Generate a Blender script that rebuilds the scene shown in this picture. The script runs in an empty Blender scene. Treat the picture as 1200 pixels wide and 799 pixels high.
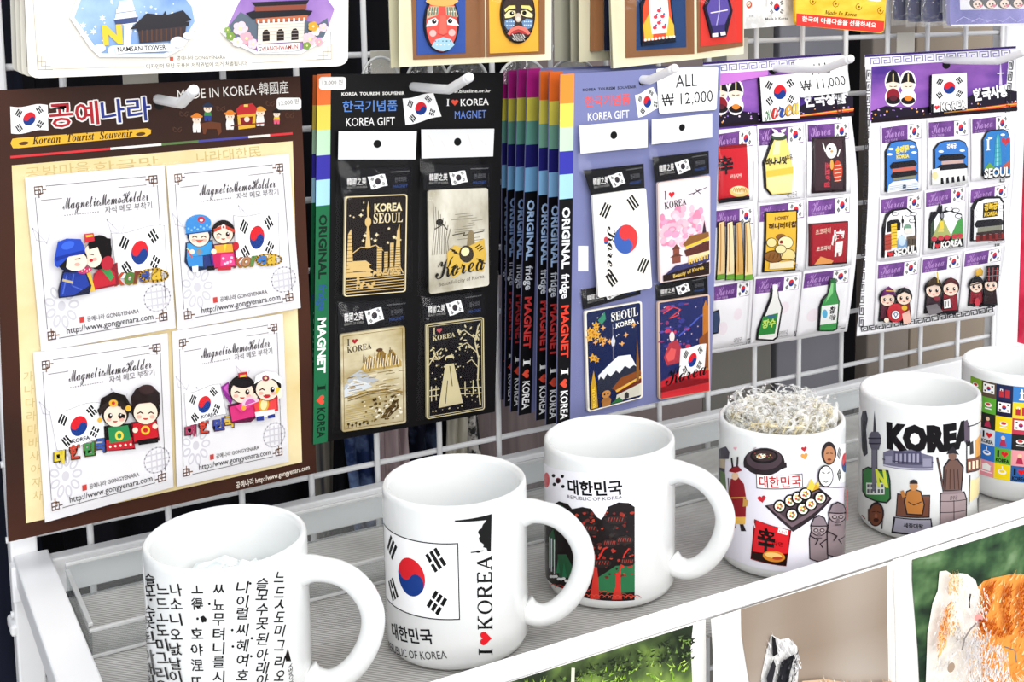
import bpy, bmesh, math, random
from math import cos, sin, pi, radians, sqrt
from mathutils import Vector, Matrix
from mathutils.geometry import tessellate_polygon

# ------------------------------------------------------------------ camera, world, lights, exposure
C = bpy.context.scene.collection
SC = bpy.context.scene
IMG_W, IMG_H = 1200, 799
CAM = Vector((-.3262, -.8443, .3401))
PITCH, ROLL, YAW = 1.4468, -.0111, -.5317
FOC, PPX, PPY = 1481.7, 671.3, 179.1           # focal length and principal point in pixels (the photo is a crop)
ROT = Matrix.Rotation(YAW, 3, 'Z') @ Matrix.Rotation(PITCH, 3, 'X') @ Matrix.Rotation(ROLL, 3, 'Z')
cd = bpy.data.cameras.new('camera'); cam = bpy.data.objects.new('camera', cd); C.objects.link(cam)
cam.matrix_world = Matrix.Translation(CAM) @ ROT.to_4x4()
cd.sensor_width = 36; cd.lens = FOC / IMG_W * 36
cd.shift_x = (IMG_W/2 - PPX) / IMG_W; cd.shift_y = (PPY - IMG_H/2) / IMG_W
cd.clip_start = .01; cd.clip_end = 50
SC.camera = cam
SC.view_settings.view_transform = 'Standard'; SC.view_settings.look = 'None'
SC.view_settings.gamma = 1; SC.view_settings.use_curve_mapping = False
SC.view_settings.exposure = 0.08
wd = bpy.data.worlds.new('shop_light'); SC.world = wd; wd.use_nodes = True
wd.node_tree.nodes['Background'].inputs[0].default_value = (.93, .96, 1, 1)
wd.node_tree.nodes['Background'].inputs[1].default_value = .82
def area(name, loc, target, size, energy, col):
    l = bpy.data.lights.new(name, 'AREA'); l.shape = 'RECTANGLE'; l.size, l.size_y = size; l.energy = energy; l.color = col
    o = bpy.data.objects.new(name, l); C.objects.link(o); o.location = loc
    o.rotation_euler = (Vector(target) - Vector(loc)).to_track_quat('-Z', 'Y').to_euler()
    return o
area('ceiling_lamp', (.75, -1.15, 1.9), (.15, -.1, .1), (1.5, .5), 13, (1, .96, .9))
area('ceiling_lamp', (-.75, -1.35, 1.7), (0, -.1, .1), (1.2, .5), 8, (.93, .97, 1))
area('front_fill', (-.25, -2.1, .75), (.1, 0, .1), (1.6, .9), 27, (1, .985, .96))  # unseen fill light, added to brighten the upright cards and mug fronts

# ------------------------------------------------------------------ materials
_M = {}
def lin(c): return c/12.92 if c <= .04045 else ((c+.055)/1.055)**2.4
def rgb(h): return tuple(lin(int(h[i:i+2], 16)/255) for i in (0, 2, 4)) + (1,)
def ink(h, rough=.42, metal=0):
    k = (h, rough, metal)
    if k in _M: return _M[k]
    m = bpy.data.materials.new('print_' + h); m.use_nodes = True
    b = m.node_tree.nodes['Principled BSDF']
    b.inputs['Base Color'].default_value = rgb(h); b.inputs['Roughness'].default_value = rough; b.inputs['Metallic'].default_value = metal
    b.inputs['Specular IOR Level'].default_value = .16
    _M[k] = m; return m
def nodes(name):
    m = bpy.data.materials.new(name); m.use_nodes = True; nt = m.node_tree
    return m, nt, nt.nodes['Principled BSDF'], nt.nodes.new, nt.links.new
def noisy(name, c0, c1, scale=20, rough=.6, detail=4, stretch=(1, 1, 1), bump=0, lo=.35, hi=.65, spec=.18, metal=0):
    """two colours blended by object-space noise"""
    m, nt, b, N, L = nodes(name)
    tc = N('ShaderNodeTexCoord'); mp = N('ShaderNodeMapping'); mp.inputs['Scale'].default_value = stretch
    n = N('ShaderNodeTexNoise'); n.inputs['Scale'].default_value = scale; n.inputs['Detail'].default_value = detail
    r = N('ShaderNodeValToRGB'); r.color_ramp.elements[0].position = lo; r.color_ramp.elements[1].position = hi
    r.color_ramp.elements[0].color = rgb(c0); r.color_ramp.elements[1].color = rgb(c1)
    L(tc.outputs['Object'], mp.inputs[0]); L(mp.outputs[0], n.inputs['Vector']); L(n.outputs[0], r.inputs[0]); L(r.outputs[0], b.inputs['Base Color'])
    b.inputs['Roughness'].default_value = rough; b.inputs['Specular IOR Level'].default_value = spec; b.inputs['Metallic'].default_value = metal
    if bump:
        bp = N('ShaderNodeBump'); bp.inputs['Strength'].default_value = bump; bp.inputs['Distance'].default_value = .001
        L(n.outputs[0], bp.inputs['Height']); L(bp.outputs[0], b.inputs['Normal'])
    return m
def clear(name, tint='FFFFFF', fac=.07, rough=.08, bump=.5, scale=60, haze=0.0):
    """thin clear plastic film: see-through with glossy reflections and a little milky scatter"""
    m, nt, b, N, L = nodes(name); out = nt.nodes['Material Output']
    t = N('ShaderNodeBsdfTransparent'); t.inputs[0].default_value = rgb(tint)
    g = N('ShaderNodeBsdfGlossy'); g.inputs['Roughness'].default_value = rough
    d = N('ShaderNodeBsdfDiffuse'); d.inputs[0].default_value = (.9, .9, .9, 1)
    m1 = N('ShaderNodeMixShader'); m2 = N('ShaderNodeMixShader'); m1.inputs[0].default_value = haze
    L(t.outputs[0], m1.inputs[1]); L(d.outputs[0], m1.inputs[2])
    fr = N('ShaderNodeLayerWeight'); fr.inputs[0].default_value = .12
    ad = N('ShaderNodeMath'); ad.operation = 'MULTIPLY_ADD'; ad.inputs[1].default_value = .6; ad.inputs[2].default_value = fac
    L(fr.outputs['Fresnel'], ad.inputs[0]); L(ad.outputs[0], m2.inputs[0])
    L(m1.outputs[0], m2.inputs[1]); L(g.outputs[0], m2.inputs[2]); L(m2.outputs[0], out.inputs[0])
    if bump:
        tc = N('ShaderNodeTexCoord'); n = N('ShaderNodeTexNoise'); n.inputs['Scale'].default_value = scale; n.inputs['Detail'].default_value = 2
        bp = N('ShaderNodeBump'); bp.inputs['Strength'].default_value = bump; bp.inputs['Distance'].default_value = .004
        L(tc.outputs['Object'], n.inputs['Vector']); L(n.outputs[0], bp.inputs['Height'])
        L(bp.outputs[0], g.inputs['Normal']); L(bp.outputs[0], fr.inputs['Normal'])
    return m
WHITE_METAL = noisy('white_enamelled_metal', 'F4F4F6', 'FAFAFB', 8, .35, spec=.5)
CERAMIC = noisy('white_glazed_ceramic', 'E4E6E6', 'E9EAE9', 12, .08, spec=.6)
FILM = clear('clear_film', 'FFFFFF', .012, .1, .6, 60)
GLASS = clear('clear_acrylic', 'F4F6F6', .03, .03, 0, haze=.06)
CRINKLE = clear('crinkled_film', 'FFFFFF', .10, .12, 1.0, 130, haze=.12)
WRAP = noisy('milky_crumpled_film', 'E8ECEC', 'FBFBF8', 90, .15, spec=.8, bump=1)
STRAW = noisy('cream_paper_shred', 'F4E6BC', 'FFFCF0', 50, .7)

for _m in (STRAW,):
    _b = _m.node_tree.nodes['Principled BSDF']; _b.inputs['Transmission Weight'].default_value = .45; _b.inputs['IOR'].default_value = 1.08
# ------------------------------------------------------------------ objects
def thing(name, label, cat, loc=(0, 0, 0), group=None):
    o = bpy.data.objects.new(name, None); C.objects.link(o); o.location = loc; o.empty_display_size = .02
    return tag(o, label, cat, group)
def tag(o, label, cat, group=None):
    o['label'] = label; o['category'] = cat
    if group: o['group'] = group
    return o
def link(name, me, root=None, label=None):
    o = bpy.data.objects.new(name, me); C.objects.link(o)
    if root is not None:
        off = Vector((0, 0, 0)); r = root
        while r is not None: off = off + r.location; r = r.parent
        me.transform(Matrix.Translation(-off)); o.parent = root
    if label: o['label'] = label
    return o
def mesh_obj(name, bm, mat, root=None, label=None, smooth=False):
    me = bpy.data.meshes.new(name); bmesh.ops.recalc_face_normals(bm, faces=bm.faces); bm.to_mesh(me); bm.free()
    for m in (mat if isinstance(mat, (list, tuple)) else [mat]): me.materials.append(m)
    if smooth: me.polygons.foreach_set('use_smooth', [True]*len(me.polygons))
    return link(name, me, root, label)
def structure(o): o['kind'] = 'structure'; return o
def box(bm, x0, x1, y0, y1, z0, z1, bev=0):
    r = bmesh.ops.create_cube(bm, size=1); vs = r['verts']
    for v in vs: v.co = Vector(((x0+x1)/2 + v.co.x*(x1-x0), (y0+y1)/2 + v.co.y*(y1-y0), (z0+z1)/2 + v.co.z*(z1-z0)))
    if bev:
        es = list({e for v in vs for e in v.link_edges})
        bmesh.ops.bevel(bm, geom=es, offset=bev, segments=2, affect='EDGES', profile=.5)
def spline(pts, n=8):
    out = []; P = [Vector(p) for p in pts]
    for i in range(len(P)-1):
        p0 = P[max(i-1, 0)]; p1, p2 = P[i], P[i+1]; p3 = P[min(i+2, len(P)-1)]
        for k in range(n):
            t = k/n; out.append(.5*((2*p1) + (p2-p0)*t + (2*p0-5*p1+4*p2-p3)*t*t + (3*p1-p0-3*p2+p3)*t**3))
    out.append(P[-1]); return out
def tube(bm, pts, r, seg=10, caps=True, squash=None):
    """sweep a circle of radius r (number or list) along pts"""
    P = [Vector(p) for p in pts]; n = len(P); R = r if isinstance(r, (list, tuple)) else [r]*n
    t0 = (P[1]-P[0]).normalized(); a = Vector((0, 0, 1)) if abs(t0.z) < .9 else Vector((1, 0, 0))
    u = t0.cross(a).normalized(); rings = []
    for i in range(n):
        t = (P[min(i+1, n-1)]-P[max(i-1, 0)]).normalized(); u = (u - t*u.dot(t)).normalized(); w = t.cross(u)
        rings.append([bm.verts.new(P[i] + (u*cos(k*2*pi/seg)*(squash or 1) + w*sin(k*2*pi/seg))*R[i]) for k in range(seg)])
    for i in range(n-1):
        for k in range(seg): bm.faces.new((rings[i][k], rings[i][(k+1) % seg], rings[i+1][(k+1) % seg], rings[i+1][k]))
    if caps: bm.faces.new(rings[0]); bm.faces.new(rings[-1])
def lathe(bm, prof, cx, cy, seg=96):
    rings = []
    for r, z in prof:
        rings.append([bm.verts.new((cx+r*cos(k*2*pi/seg), cy+r*sin(k*2*pi/seg), z)) for k in range(seg)] if r > 1e-6 else [bm.verts.new((cx, cy, z))])
    for a, b in zip(rings, rings[1:]):
        for k in range(seg):
            j = (k+1) % seg
            if len(a) == 1: bm.faces.new((a[0], b[k], b[j]))
            elif len(b) == 1: bm.faces.new((a[k], a[j], b[0]))
            else: bm.faces.new((a[k], a[j], b[j], b[k]))

# ------------------------------------------------------------------ surfaces that carry printing
def ray(px, py): return ROT @ Vector(((px-PPX)/FOC, -(py-PPY)/FOC, -1))
class Flat:
    """upright card facing the shop at depth y; bend(u, v) pushes it towards the shop"""
    step = None
    def __init__(s, y, bend=None, step=None): s.y = y; s.bend = bend; s.step = step; s.gap = 1
    def uv(s, px, py):
        d = ray(px, py); b = 0
        for _ in range(6 if s.bend else 1):
            t = (s.y - b - CAM.y)/d.y; q = CAM + d*t
            if s.bend: b = s.bend(q.x, q.z)
        return (q.x, q.z)
    def P(s, u, v, h): return Vector((u, s.y - (s.bend(u, v) if s.bend else 0) - h, v))
    def off(s, h):
        f = Flat(s.y - h, s.bend, s.step); f.gap = s.gap; return f
class Round:
    """the outside of an upright cylinder; u runs along the girth"""
    def __init__(s, cx, cy, r, step=.0025): s.cx, s.cy, s.r, s.step = cx, cy, r, step
    def uv(s, px, py):
        d = ray(px, py); ox, oy = CAM.x-s.cx, CAM.y-s.cy
        a = d.x*d.x+d.y*d.y; b = ox*d.x+oy*d.y; c = ox*ox+oy*oy-s.r*s.r; k = b*b-a*c
        t = (-b-sqrt(max(k, 0)))/a; q = CAM+d*t
        return (math.atan2(q.x-s.cx, s.cy-q.y)*s.r, q.z)
    def P(s, u, v, h):
        a = u/s.r-pi/2; r = s.r+h; return Vector((s.cx+r*cos(a), s.cy+r*sin(a), v))

# ------------------------------------------------------------------ lettering (the font built into Blender)
_T = {}
def glyphs(s, bold=0, shear=0):
    k = (s, bold, shear)
    if k in _T: return _T[k]
    cu = bpy.data.curves.new('t', 'FONT'); cu.body = s; cu.resolution_u = 2; cu.offset = bold; cu.shear = shear
    o = bpy.data.objects.new('t', cu); C.objects.link(o); dg = bpy.context.evaluated_depsgraph_get()
    me = bpy.data.meshes.new_from_object(o.evaluated_get(dg))
    vs = [(v.co.x, v.co.y) for v in me.vertices]; fs = [tuple(p.vertices) for p in me.polygons]
    bpy.data.objects.remove(o); bpy.data.curves.remove(cu); bpy.data.meshes.remove(me)
    if not vs: vs, fs = [(0, 0), (1, 0), (1, 1)], []
    x0 = min(v[0] for v in vs); x1 = max(v[0] for v in vs); y0 = min(v[1] for v in vs); y1 = max(v[1] for v in vs)
    _T[k] = (vs, fs, x0, x1, y0, y1); return _T[k]

def alt(s, up, low):
    return ''.join(chr(up+ord(c)-65) if 'A' <= c <= 'Z' else chr(low+ord(c)-97) if 'a' <= c <= 'z' else c for c in s)
def script(s): return alt(s, 0x1D4D0, 0x1D4EA)      # bold script letters
def roman(s): return alt(s, 0x1D400, 0x1D41A)       # bold serif letters
def slant(s): return alt(s, 0x1D468, 0x1D482)       # bold italic serif letters
STEP = .00006
class Art:
    """printed or raised shapes on a surface, drawn in photograph pixels (or through self.xf) and layered in order"""
    def __init__(s, surf, base=0.0, rough=.42): s.s = surf; s.base = base; s.items = []; s.xf = None; s.map = None; s.tk = 1; s.sp = STEP*getattr(surf, 'gap', 1); s.seg = None; s.segs = []; s.rough = rough
    def crop(s, x0, y0, z): s.xf = lambda x, y: (x0+x/z, y0+y/z); return s
    def quad(s, a, b, c, d, w=100, h=100):
        """author in 0..w, 0..h inside the pixel quad a(top left) b(top right) c(bottom right) d(bottom left)"""
        def f(x, y):
            p, q = x/w, y/h
            return tuple((a[i]*(1-p)+b[i]*p)*(1-q)+(d[i]*(1-p)+c[i]*p)*q for i in (0, 1))
        s.xf = f; return s
    def m(s, x, y):
        if s.xf: x, y = s.xf(x, y)
        return (s.map or s.s.uv)(x, y)
    def add(s, polys, col, t=0, tris=None, mat=None):
        if tris: us = [v[0] for v in tris[0]]; vs = [v[1] for v in tris[0]]
        else: us = [q[0] for p in polys for q in p]; vs = [q[1] for p in polys for q in p]
        bb = (min(us), max(us), min(vs), max(vs)); h = s.base
        for it in s.items:
            o = it[0]
            if bb[0] < o[1] and bb[1] > o[0] and bb[2] < o[3] and bb[3] > o[2]: h = max(h, it[1])
        t *= s.tk; h += max(s.sp, t/1000); s.items.append((bb, h, polys, col if mat is None else mat, t/1000, tris)); s.segs.append(s.seg); return s
    def poly(s, col, pts, t=0, mat=None):
        if isinstance(pts, str): f = [float(x) for x in pts.split()]; pts = list(zip(f[::2], f[1::2]))
        return s.add([[s.m(*p) for p in pts]], col, t, mat=mat)
    def uvpoly(s, col, pts, t=0, mat=None): return s.add([pts], col, t, mat=mat)
    def rect(s, col, x0, y0, x1, y1, t=0, r=0, mat=None):
        if r:
            pts = []
            for cx, cy, a in ((x1-r, y0+r, -90), (x1-r, y1-r, 0), (x0+r, y1-r, 90), (x0+r, y0+r, 180)):
                pts += [(cx+r*cos(radians(a+k*22.5)), cy+r*sin(radians(a+k*22.5))) for k in range(5)]
        else: pts = [(x0, y0), (x1, y0), (x1, y1), (x0, y1)]
        return s.poly(col, pts, t, mat)
    def el(s, col, cx, cy, rx, ry=None, rot=0, t=0, a0=0, a1=360, mat=None):
        ry = rx if ry is None else ry; c, d = cos(radians(rot)), sin(radians(rot)); n = 22
        an = [radians(a0+(a1-a0)*k/n) for k in range(n + (a1-a0 < 360))]
        return s.poly(col, [(cx+rx*cos(a)*c-ry*sin(a)*d, cy+rx*cos(a)*d+ry*sin(a)*c) for a in an], t, mat)
    def ln(s, col, w, pts, close=False, mat=None):
        if isinstance(pts, str): f = [float(x) for x in pts.split()]; pts = list(zip(f[::2], f[1::2]))
        if close: pts = pts+[pts[0]]
        ps = []
        for (x0, y0), (x1, y1) in zip(pts, pts[1:]):
            l = math.hypot(x1-x0, y1-y0)
            if l < 1e-6: continue
            dx, dy = (x1-x0)/l*w/2, (y1-y0)/l*w/2; e = .35
            x0 -= dx*e*2; y0 -= dy*e*2; x1 += dx*e*2; y1 += dy*e*2
            ps.append([s.m(x0-dy, y0+dx), s.m(x1-dy, y1+dx), s.m(x1+dy, y1-dx), s.m(x0+dy, y0-dx)])
        return s.add(ps, col, mat=mat) if ps else s
    def tx(s, body, col, x0, y0, x1, y1, h, bold=0, shear=0):
        """text from baseline (x0, y0) to (x1, y1), h high"""
        vs, fs, a, b, c, d = glyphs(body, bold, shear)
        p = Vector(s.m(x0, y0)); q = Vector(s.m(x1, y1)); D = q-p; L = D.length
        if L < 1e-9 or not fs: return s
        e = D/L; up = Vector((-e.y, e.x)); l = math.hypot(x1-x0, y1-y0); nx, ny = (y1-y0)/l, -(x1-x0)/l
        g = Vector(s.m(x0+nx*h, y0+ny*h)); H = abs((g-p).dot(up)); sx = L/max(b-a, 1e-6); sy = H/max(d, 1e-6)
        tv = [tuple(p + e*((x-a)*sx) + up*(y*sy)) for x, y in vs]
        return s.add(None, col, 0, (tv, fs))
    def ht(s, col, cx, cy, r, rot=0, t=0, ky=1):
        pts = []
        for k in range(24):
            a = k*2*pi/24; x = 16*sin(a)**3/17; y = -(13*cos(a)-5*cos(2*a)-2*cos(3*a)-cos(4*a))/17
            c, d = cos(radians(rot)), sin(radians(rot)); pts.append((cx+r*(x*c-y*d), cy+ky*r*(x*d+y*c)))
        return s.poly(col, pts, t)
    def st(s, col, cx, cy, r, n=5, q=.42):
        return s.poly(col, [(cx+r*(1 if k % 2 == 0 else q)*sin(k*pi/n), cy-r*(1 if k % 2 == 0 else q)*cos(k*pi/n)) for k in range(2*n)])
    def flag(s, a, b, c, d, ground='FFFFFF', t=0, wave=0, edge=None, mono=None, ew=1.2):
        """flag with the red and blue roundel and four trigrams in the pixel quad a b c d"""
        old = s.xf; o = (lambda p: old(*p)) if old else (lambda p: p); a, b, c, d = o(a), o(b), o(c), o(d)
        def f(x, y):
            p, q = (x+1.5)/3, (1-y)/2; w = wave*sin(p*2*pi)
            x_, y_ = ((a[i]*(1-p)+b[i]*p)*(1-q)+(d[i]*(1-p)+c[i]*p)*q for i in (0, 1)); return (x_, y_+w)
        s.xf = f
        rim = [(-1.5+3*k/10, 1) for k in range(11)]+[(1.5-3*k/10, -1) for k in range(11)]
        if ground: s.poly(ground, rim, t)
        if edge:
            s.xf = None; s.ln(edge, ew, [f(*p) for p in rim], True); s.xf = f
        rot = radians(33.7); R = .5
        def T(x, y): return (x*cos(rot)+y*sin(rot), -x*sin(rot)+y*cos(rot))
        red, blu = mono or ('D8222C', '173A86')
        s.poly(red, [T(R*cos(k*pi/18), R*sin(k*pi/18)) for k in range(37)])
        q = [T(R*cos(-k*pi/12), R*sin(-k*pi/12)) for k in range(13)]
        q += [T(-R/2+R/2*cos(pi+k*pi/8), R/2*sin(pi+k*pi/8)) for k in range(1, 9)]
        q += [T(R/2+R/2*cos(pi-k*pi/8), R/2*sin(pi-k*pi/8)) for k in range(1, 8)]
        s.poly(blu, q)
        bars = {(-1, 1): (1, 1, 1), (1, -1): (0, 0, 0), (1, 1): (0, 1, 0), (-1, -1): (1, 0, 1)}
        for (i, j), bb in bars.items():
            an = math.atan2(j*.667, i*1.0); ux, uy = cos(an), sin(an); vx, vy = -uy, ux
            ps = []
            for k, full in enumerate(bb):
                r0 = .80+k*.155; r1 = r0+.105
                for lo, hi in (((-.26, .26),) if full else ((-.26, -.03), (.03, .26))):
                    ps.append([s.m(ux*r+vx*w, uy*r+vy*w) for r, w in ((r0, lo), (r1, lo), (r1, hi), (r0, hi))])
            s.add(ps, '141414')
        s.xf = old; return s
    def build(s, name, root=None, label=None):
        names = list(dict.fromkeys(g for g in s.segs if g)); al, sg = s.items, s.segs
        if names:                                   # main mesh plus one child mesh per named piece
            s.items = [i for i, g in zip(al, sg) if g is None]; s.segs = []; o = s.build(name, root, label)
            for n in names: s.items = [i for i, g in zip(al, sg) if g == n]; s.build(n, o)
            s.items, s.segs = al, sg; return o
        bm = bmesh.new(); mats = []; idx = {}
        def mi(col):
            m = col if not isinstance(col, str) else ink(col, s.rough)
            if m.name not in idx: idx[m.name] = len(mats); mats.append(m)
            return idx[m.name]
        for bb, h, polys, col, t, tris in s.items:
            k = mi(col)
            if tris:
                V = [bm.verts.new((x, y, h)) for x, y in tris[0]]
                for f in tris[1]:
                    try: bm.faces.new([V[i] for i in f]).material_index = k
                    except ValueError: pass
                continue
            for p in polys:
                ar = sum(p[i-1][0]*p[i][1]-p[i][0]*p[i-1][1] for i in range(len(p)))
                if ar < 0: p = p[::-1]
                V = [bm.verts.new((x, y, h)) for x, y in p]
                if len(p) <= 4 and not s.s.step:
                    F = [tuple(range(len(p)))]
                else: F = tessellate_polygon([[Vector((x, y, 0)) for x, y in p]])
                for f in F:
                    try: bm.faces.new([V[i] for i in f]).material_index = k
                    except ValueError: pass
                if t:
                    W = [bm.verts.new((x, y, h-t)) for x, y in p]; n = len(p)
                    for i in range(n): bm.faces.new((V[i], W[i], W[(i+1) % n], V[(i+1) % n])).material_index = k
                    for f in F:
                        try: bm.faces.new([W[i] for i in f][::-1]).material_index = k
                        except ValueError: pass
        st = s.s.step
        if st:
            for ax in ((0, 1) if isinstance(s.s, Flat) else (0,)):
                cs = [v.co[ax] for v in bm.verts]; lo, hi = min(cs), max(cs); n = int((hi-lo)/st)
                for i in range(1, n+1):
                    no = Vector((1, 0, 0)) if ax == 0 else Vector((0, 1, 0))
                    bmesh.ops.bisect_plane(bm, geom=bm.verts[:]+bm.edges[:]+bm.faces[:], plane_co=no*(lo+i*st), plane_no=no, dist=1e-7)
        for v in bm.verts: v.co = s.s.P(v.co.x, v.co.y, v.co.z)
        me = bpy.data.meshes.new(name); bm.to_mesh(me); bm.free()
        for m in mats: me.materials.append(m)
        if st: me.polygons.foreach_set('use_smooth', [True]*len(me.polygons))
        return link(name, me, root, label)
# ------------------------------------------------------------------ the setting behind the wire rack
def panel(name, x0, x1, mat, y=.17, z0=-.5, z1=.6, th=.02):
    bm = bmesh.new(); box(bm, x0, x1, y, y+th, z0, z1, .002); return mesh_obj(name, bm, mat)
structure(panel('wall_back', -1.2, 2.2, noisy('dark_backdrop', '0B0A0E', '17141A', 6, .8), .42, -.8, 1.1))
bm = bmesh.new(); box(bm, -1.2, 2.2, -1.6, .44, -.82, -.8); structure(mesh_obj('floor', bm, noisy('shop_floor', '77736E', '8A8680', 8, .5)))

# ------------------------------------------------------------------ wire rack
rack = thing('wire_display_rack', 'white wire grid rack carrying hooks of souvenir cards behind the mugs', 'display rack', (-.24, 0, -.3))
def wire(p, q, r=.0022):
    bm = bmesh.new(); tube(bm, [p, q], r, 8); mesh_obj('wire', bm, WHITE_METAL, rack, smooth=True)
for j in range(-5, 9): wire((-.25, .0022, j*.05), (.655, .0022, j*.05))
for i in range(-4, 14): wire((i*.05, -.0022, -.3), (i*.05, -.0022, .42))
for nm, x0, x1 in (('left_post', -.2485, -.2325), ('right_post', .652, .682)):
    bm = bmesh.new(); box(bm, x0, x1, -.006, .012, -.3, .42, .0015); mesh_obj('post', bm, WHITE_METAL, rack)
bm = bmesh.new(); box(bm, -.2515, -.229, -.0058, .014, -.062, -.054, .002); mesh_obj('clamp', bm, WHITE_METAL, rack)

# ------------------------------------------------------------------ hanging cloth and partition panels behind the rack
def drape(name, x0, x1, mat, label, y=.11, z0=-.3, z1=.42, folds=4, amp=.008, seed=0, cat='cloth'):
    bm = bmesh.new(); rnd = random.Random(seed); ph = rnd.random()*6; nx, nz = 40, 10
    V = [[bm.verts.new((x0+(x1-x0)*i/nx + .004*sin(k*.9+ph), y+amp*sin(folds*2*pi*i/nx+ph+.5*sin(k*.6))+.3*amp*sin(folds*5.1*i/nx+k*.4), z0+(z1-z0)*k/nz)) for i in range(nx+1)] for k in range(nz+1)]
    for k in range(nz):
        for i in range(nx): bm.faces.new((V[k][i], V[k][i+1], V[k+1][i+1], V[k+1][i]))
    o = mesh_obj(name, bm, mat, smooth=True); so = o.modifiers.new('thickness', 'SOLIDIFY'); so.thickness = .0015
    return tag(o, label, cat, 'scarves hanging behind the rack')
drape('scarf', -.62, -.215, noisy('navy_cloth', '10121F', '1B2032', 12, .8, stretch=(6, 1, .5)), 'dark navy cloth hanging at the far left behind the rack', .10, folds=5, seed=1)
drape('scarf', -.2, .215, noisy('black_cloth', '08080C', '14141C', 12, .8, stretch=(5, 1, .3)), 'near-black cloth hanging behind the brown board and black card', .145, folds=9, seed=2)
drape('scarf', -.012, .004, noisy('grey_beige_cloth', '2A2A33', '8C8577', 30, .8, stretch=(5, 1, .1)), 'narrow grey-beige strip of cloth between two dark cloths', .115, z1=.10, folds=1, amp=.003, seed=3)
drape('scarf', .004, .021, noisy('charcoal_cloth', '0C0D13', '1A1C25', 30, .8, stretch=(5, 1, .1)), 'narrow charcoal cloth beside the grey-beige strip', .12, z1=.10, folds=1, amp=.004, seed=4)
drape('scarf', .017, .042, noisy('blue_floral_cloth', '1B2C55', '7389B4', 55, .7, lo=.45, hi=.7), 'blue floral scarf seen below the black card', .105, z1=.10, folds=2, amp=.004, seed=5)
drape('scarf', .044, .07, noisy('pink_cloth', '8E7A7E', 'C7B3B4', 40, .8, stretch=(5, 1, .3)), 'dusty pink scarf hanging in soft folds behind the rack', .10, z1=.10, folds=2, amp=.004, seed=6)
drape('scarf', .07, .1, noisy('navy_floral_cloth', '090D20', '4A5674', 70, .8, lo=.5, hi=.75), 'dark navy scarf with pale specks beside the pink one', .108, z1=.10, folds=2, amp=.004, seed=7)
drape('scarf', .1, .118, noisy('cream_cloth', '9A9484', 'D9D4C4', 40, .8, stretch=(5, 1, .3)), 'cream scarf hanging beside the navy specked one', .10, z1=.10, folds=2, amp=.003, seed=8)
drape('scarf', .121, .134, noisy('lace_cloth', '3A3838', 'DEDAD6', 120, .8, lo=.45, hi=.55), 'strip of black and white lace behind the rack', .104, z1=.10, folds=1, amp=.003, seed=9)
drape('scarf', .134, .2, noisy('mauve_cloth', '857779', '9C8D8C', 30, .8, stretch=(5, 1, .3)), 'mauve-grey cloth behind the stack of striped cards', .115, z1=.10, folds=2, amp=.003, seed=10)
def back_panel(x0, x1, c0, c1, label, y=.12, nm='partition_panel'):
    o = panel(nm, x0, x1, noisy('panel_'+c0, c0, c1, 5, .6, stretch=(2, 1, .3)), y); return tag(o, label, 'panel', 'panels behind the rack')
back_panel(.2, .385, '8D807F', '978A88', 'pinkish grey panel behind the blue card and the straw-filled mug')
back_panel(.385, .47, '7F7D77', '89867F', 'warm grey panel left of the thin black gap')
back_panel(.478, .565, '82828A', '8B8B93', 'blue-grey panel between the two black gaps', .121)
back_panel(.600, .66, '8A8178', '968C82', 'taupe panel right of the wide black gap', .12)
back_panel(.663, .80, '958879', 'A29484', 'beige panel behind the far right card', .121)
back_panel(.81, 1.0, 'C9AE92', 'D8BFA6', 'peach coloured panel at the far right edge', .2)
drape('scarf', .83, .9, noisy('red_cloth', 'B01030', 'E23A5C', 20, .7), 'red cloth hanging at the far right edge', .16, -.3, .17, 2, .006, 11)

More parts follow.
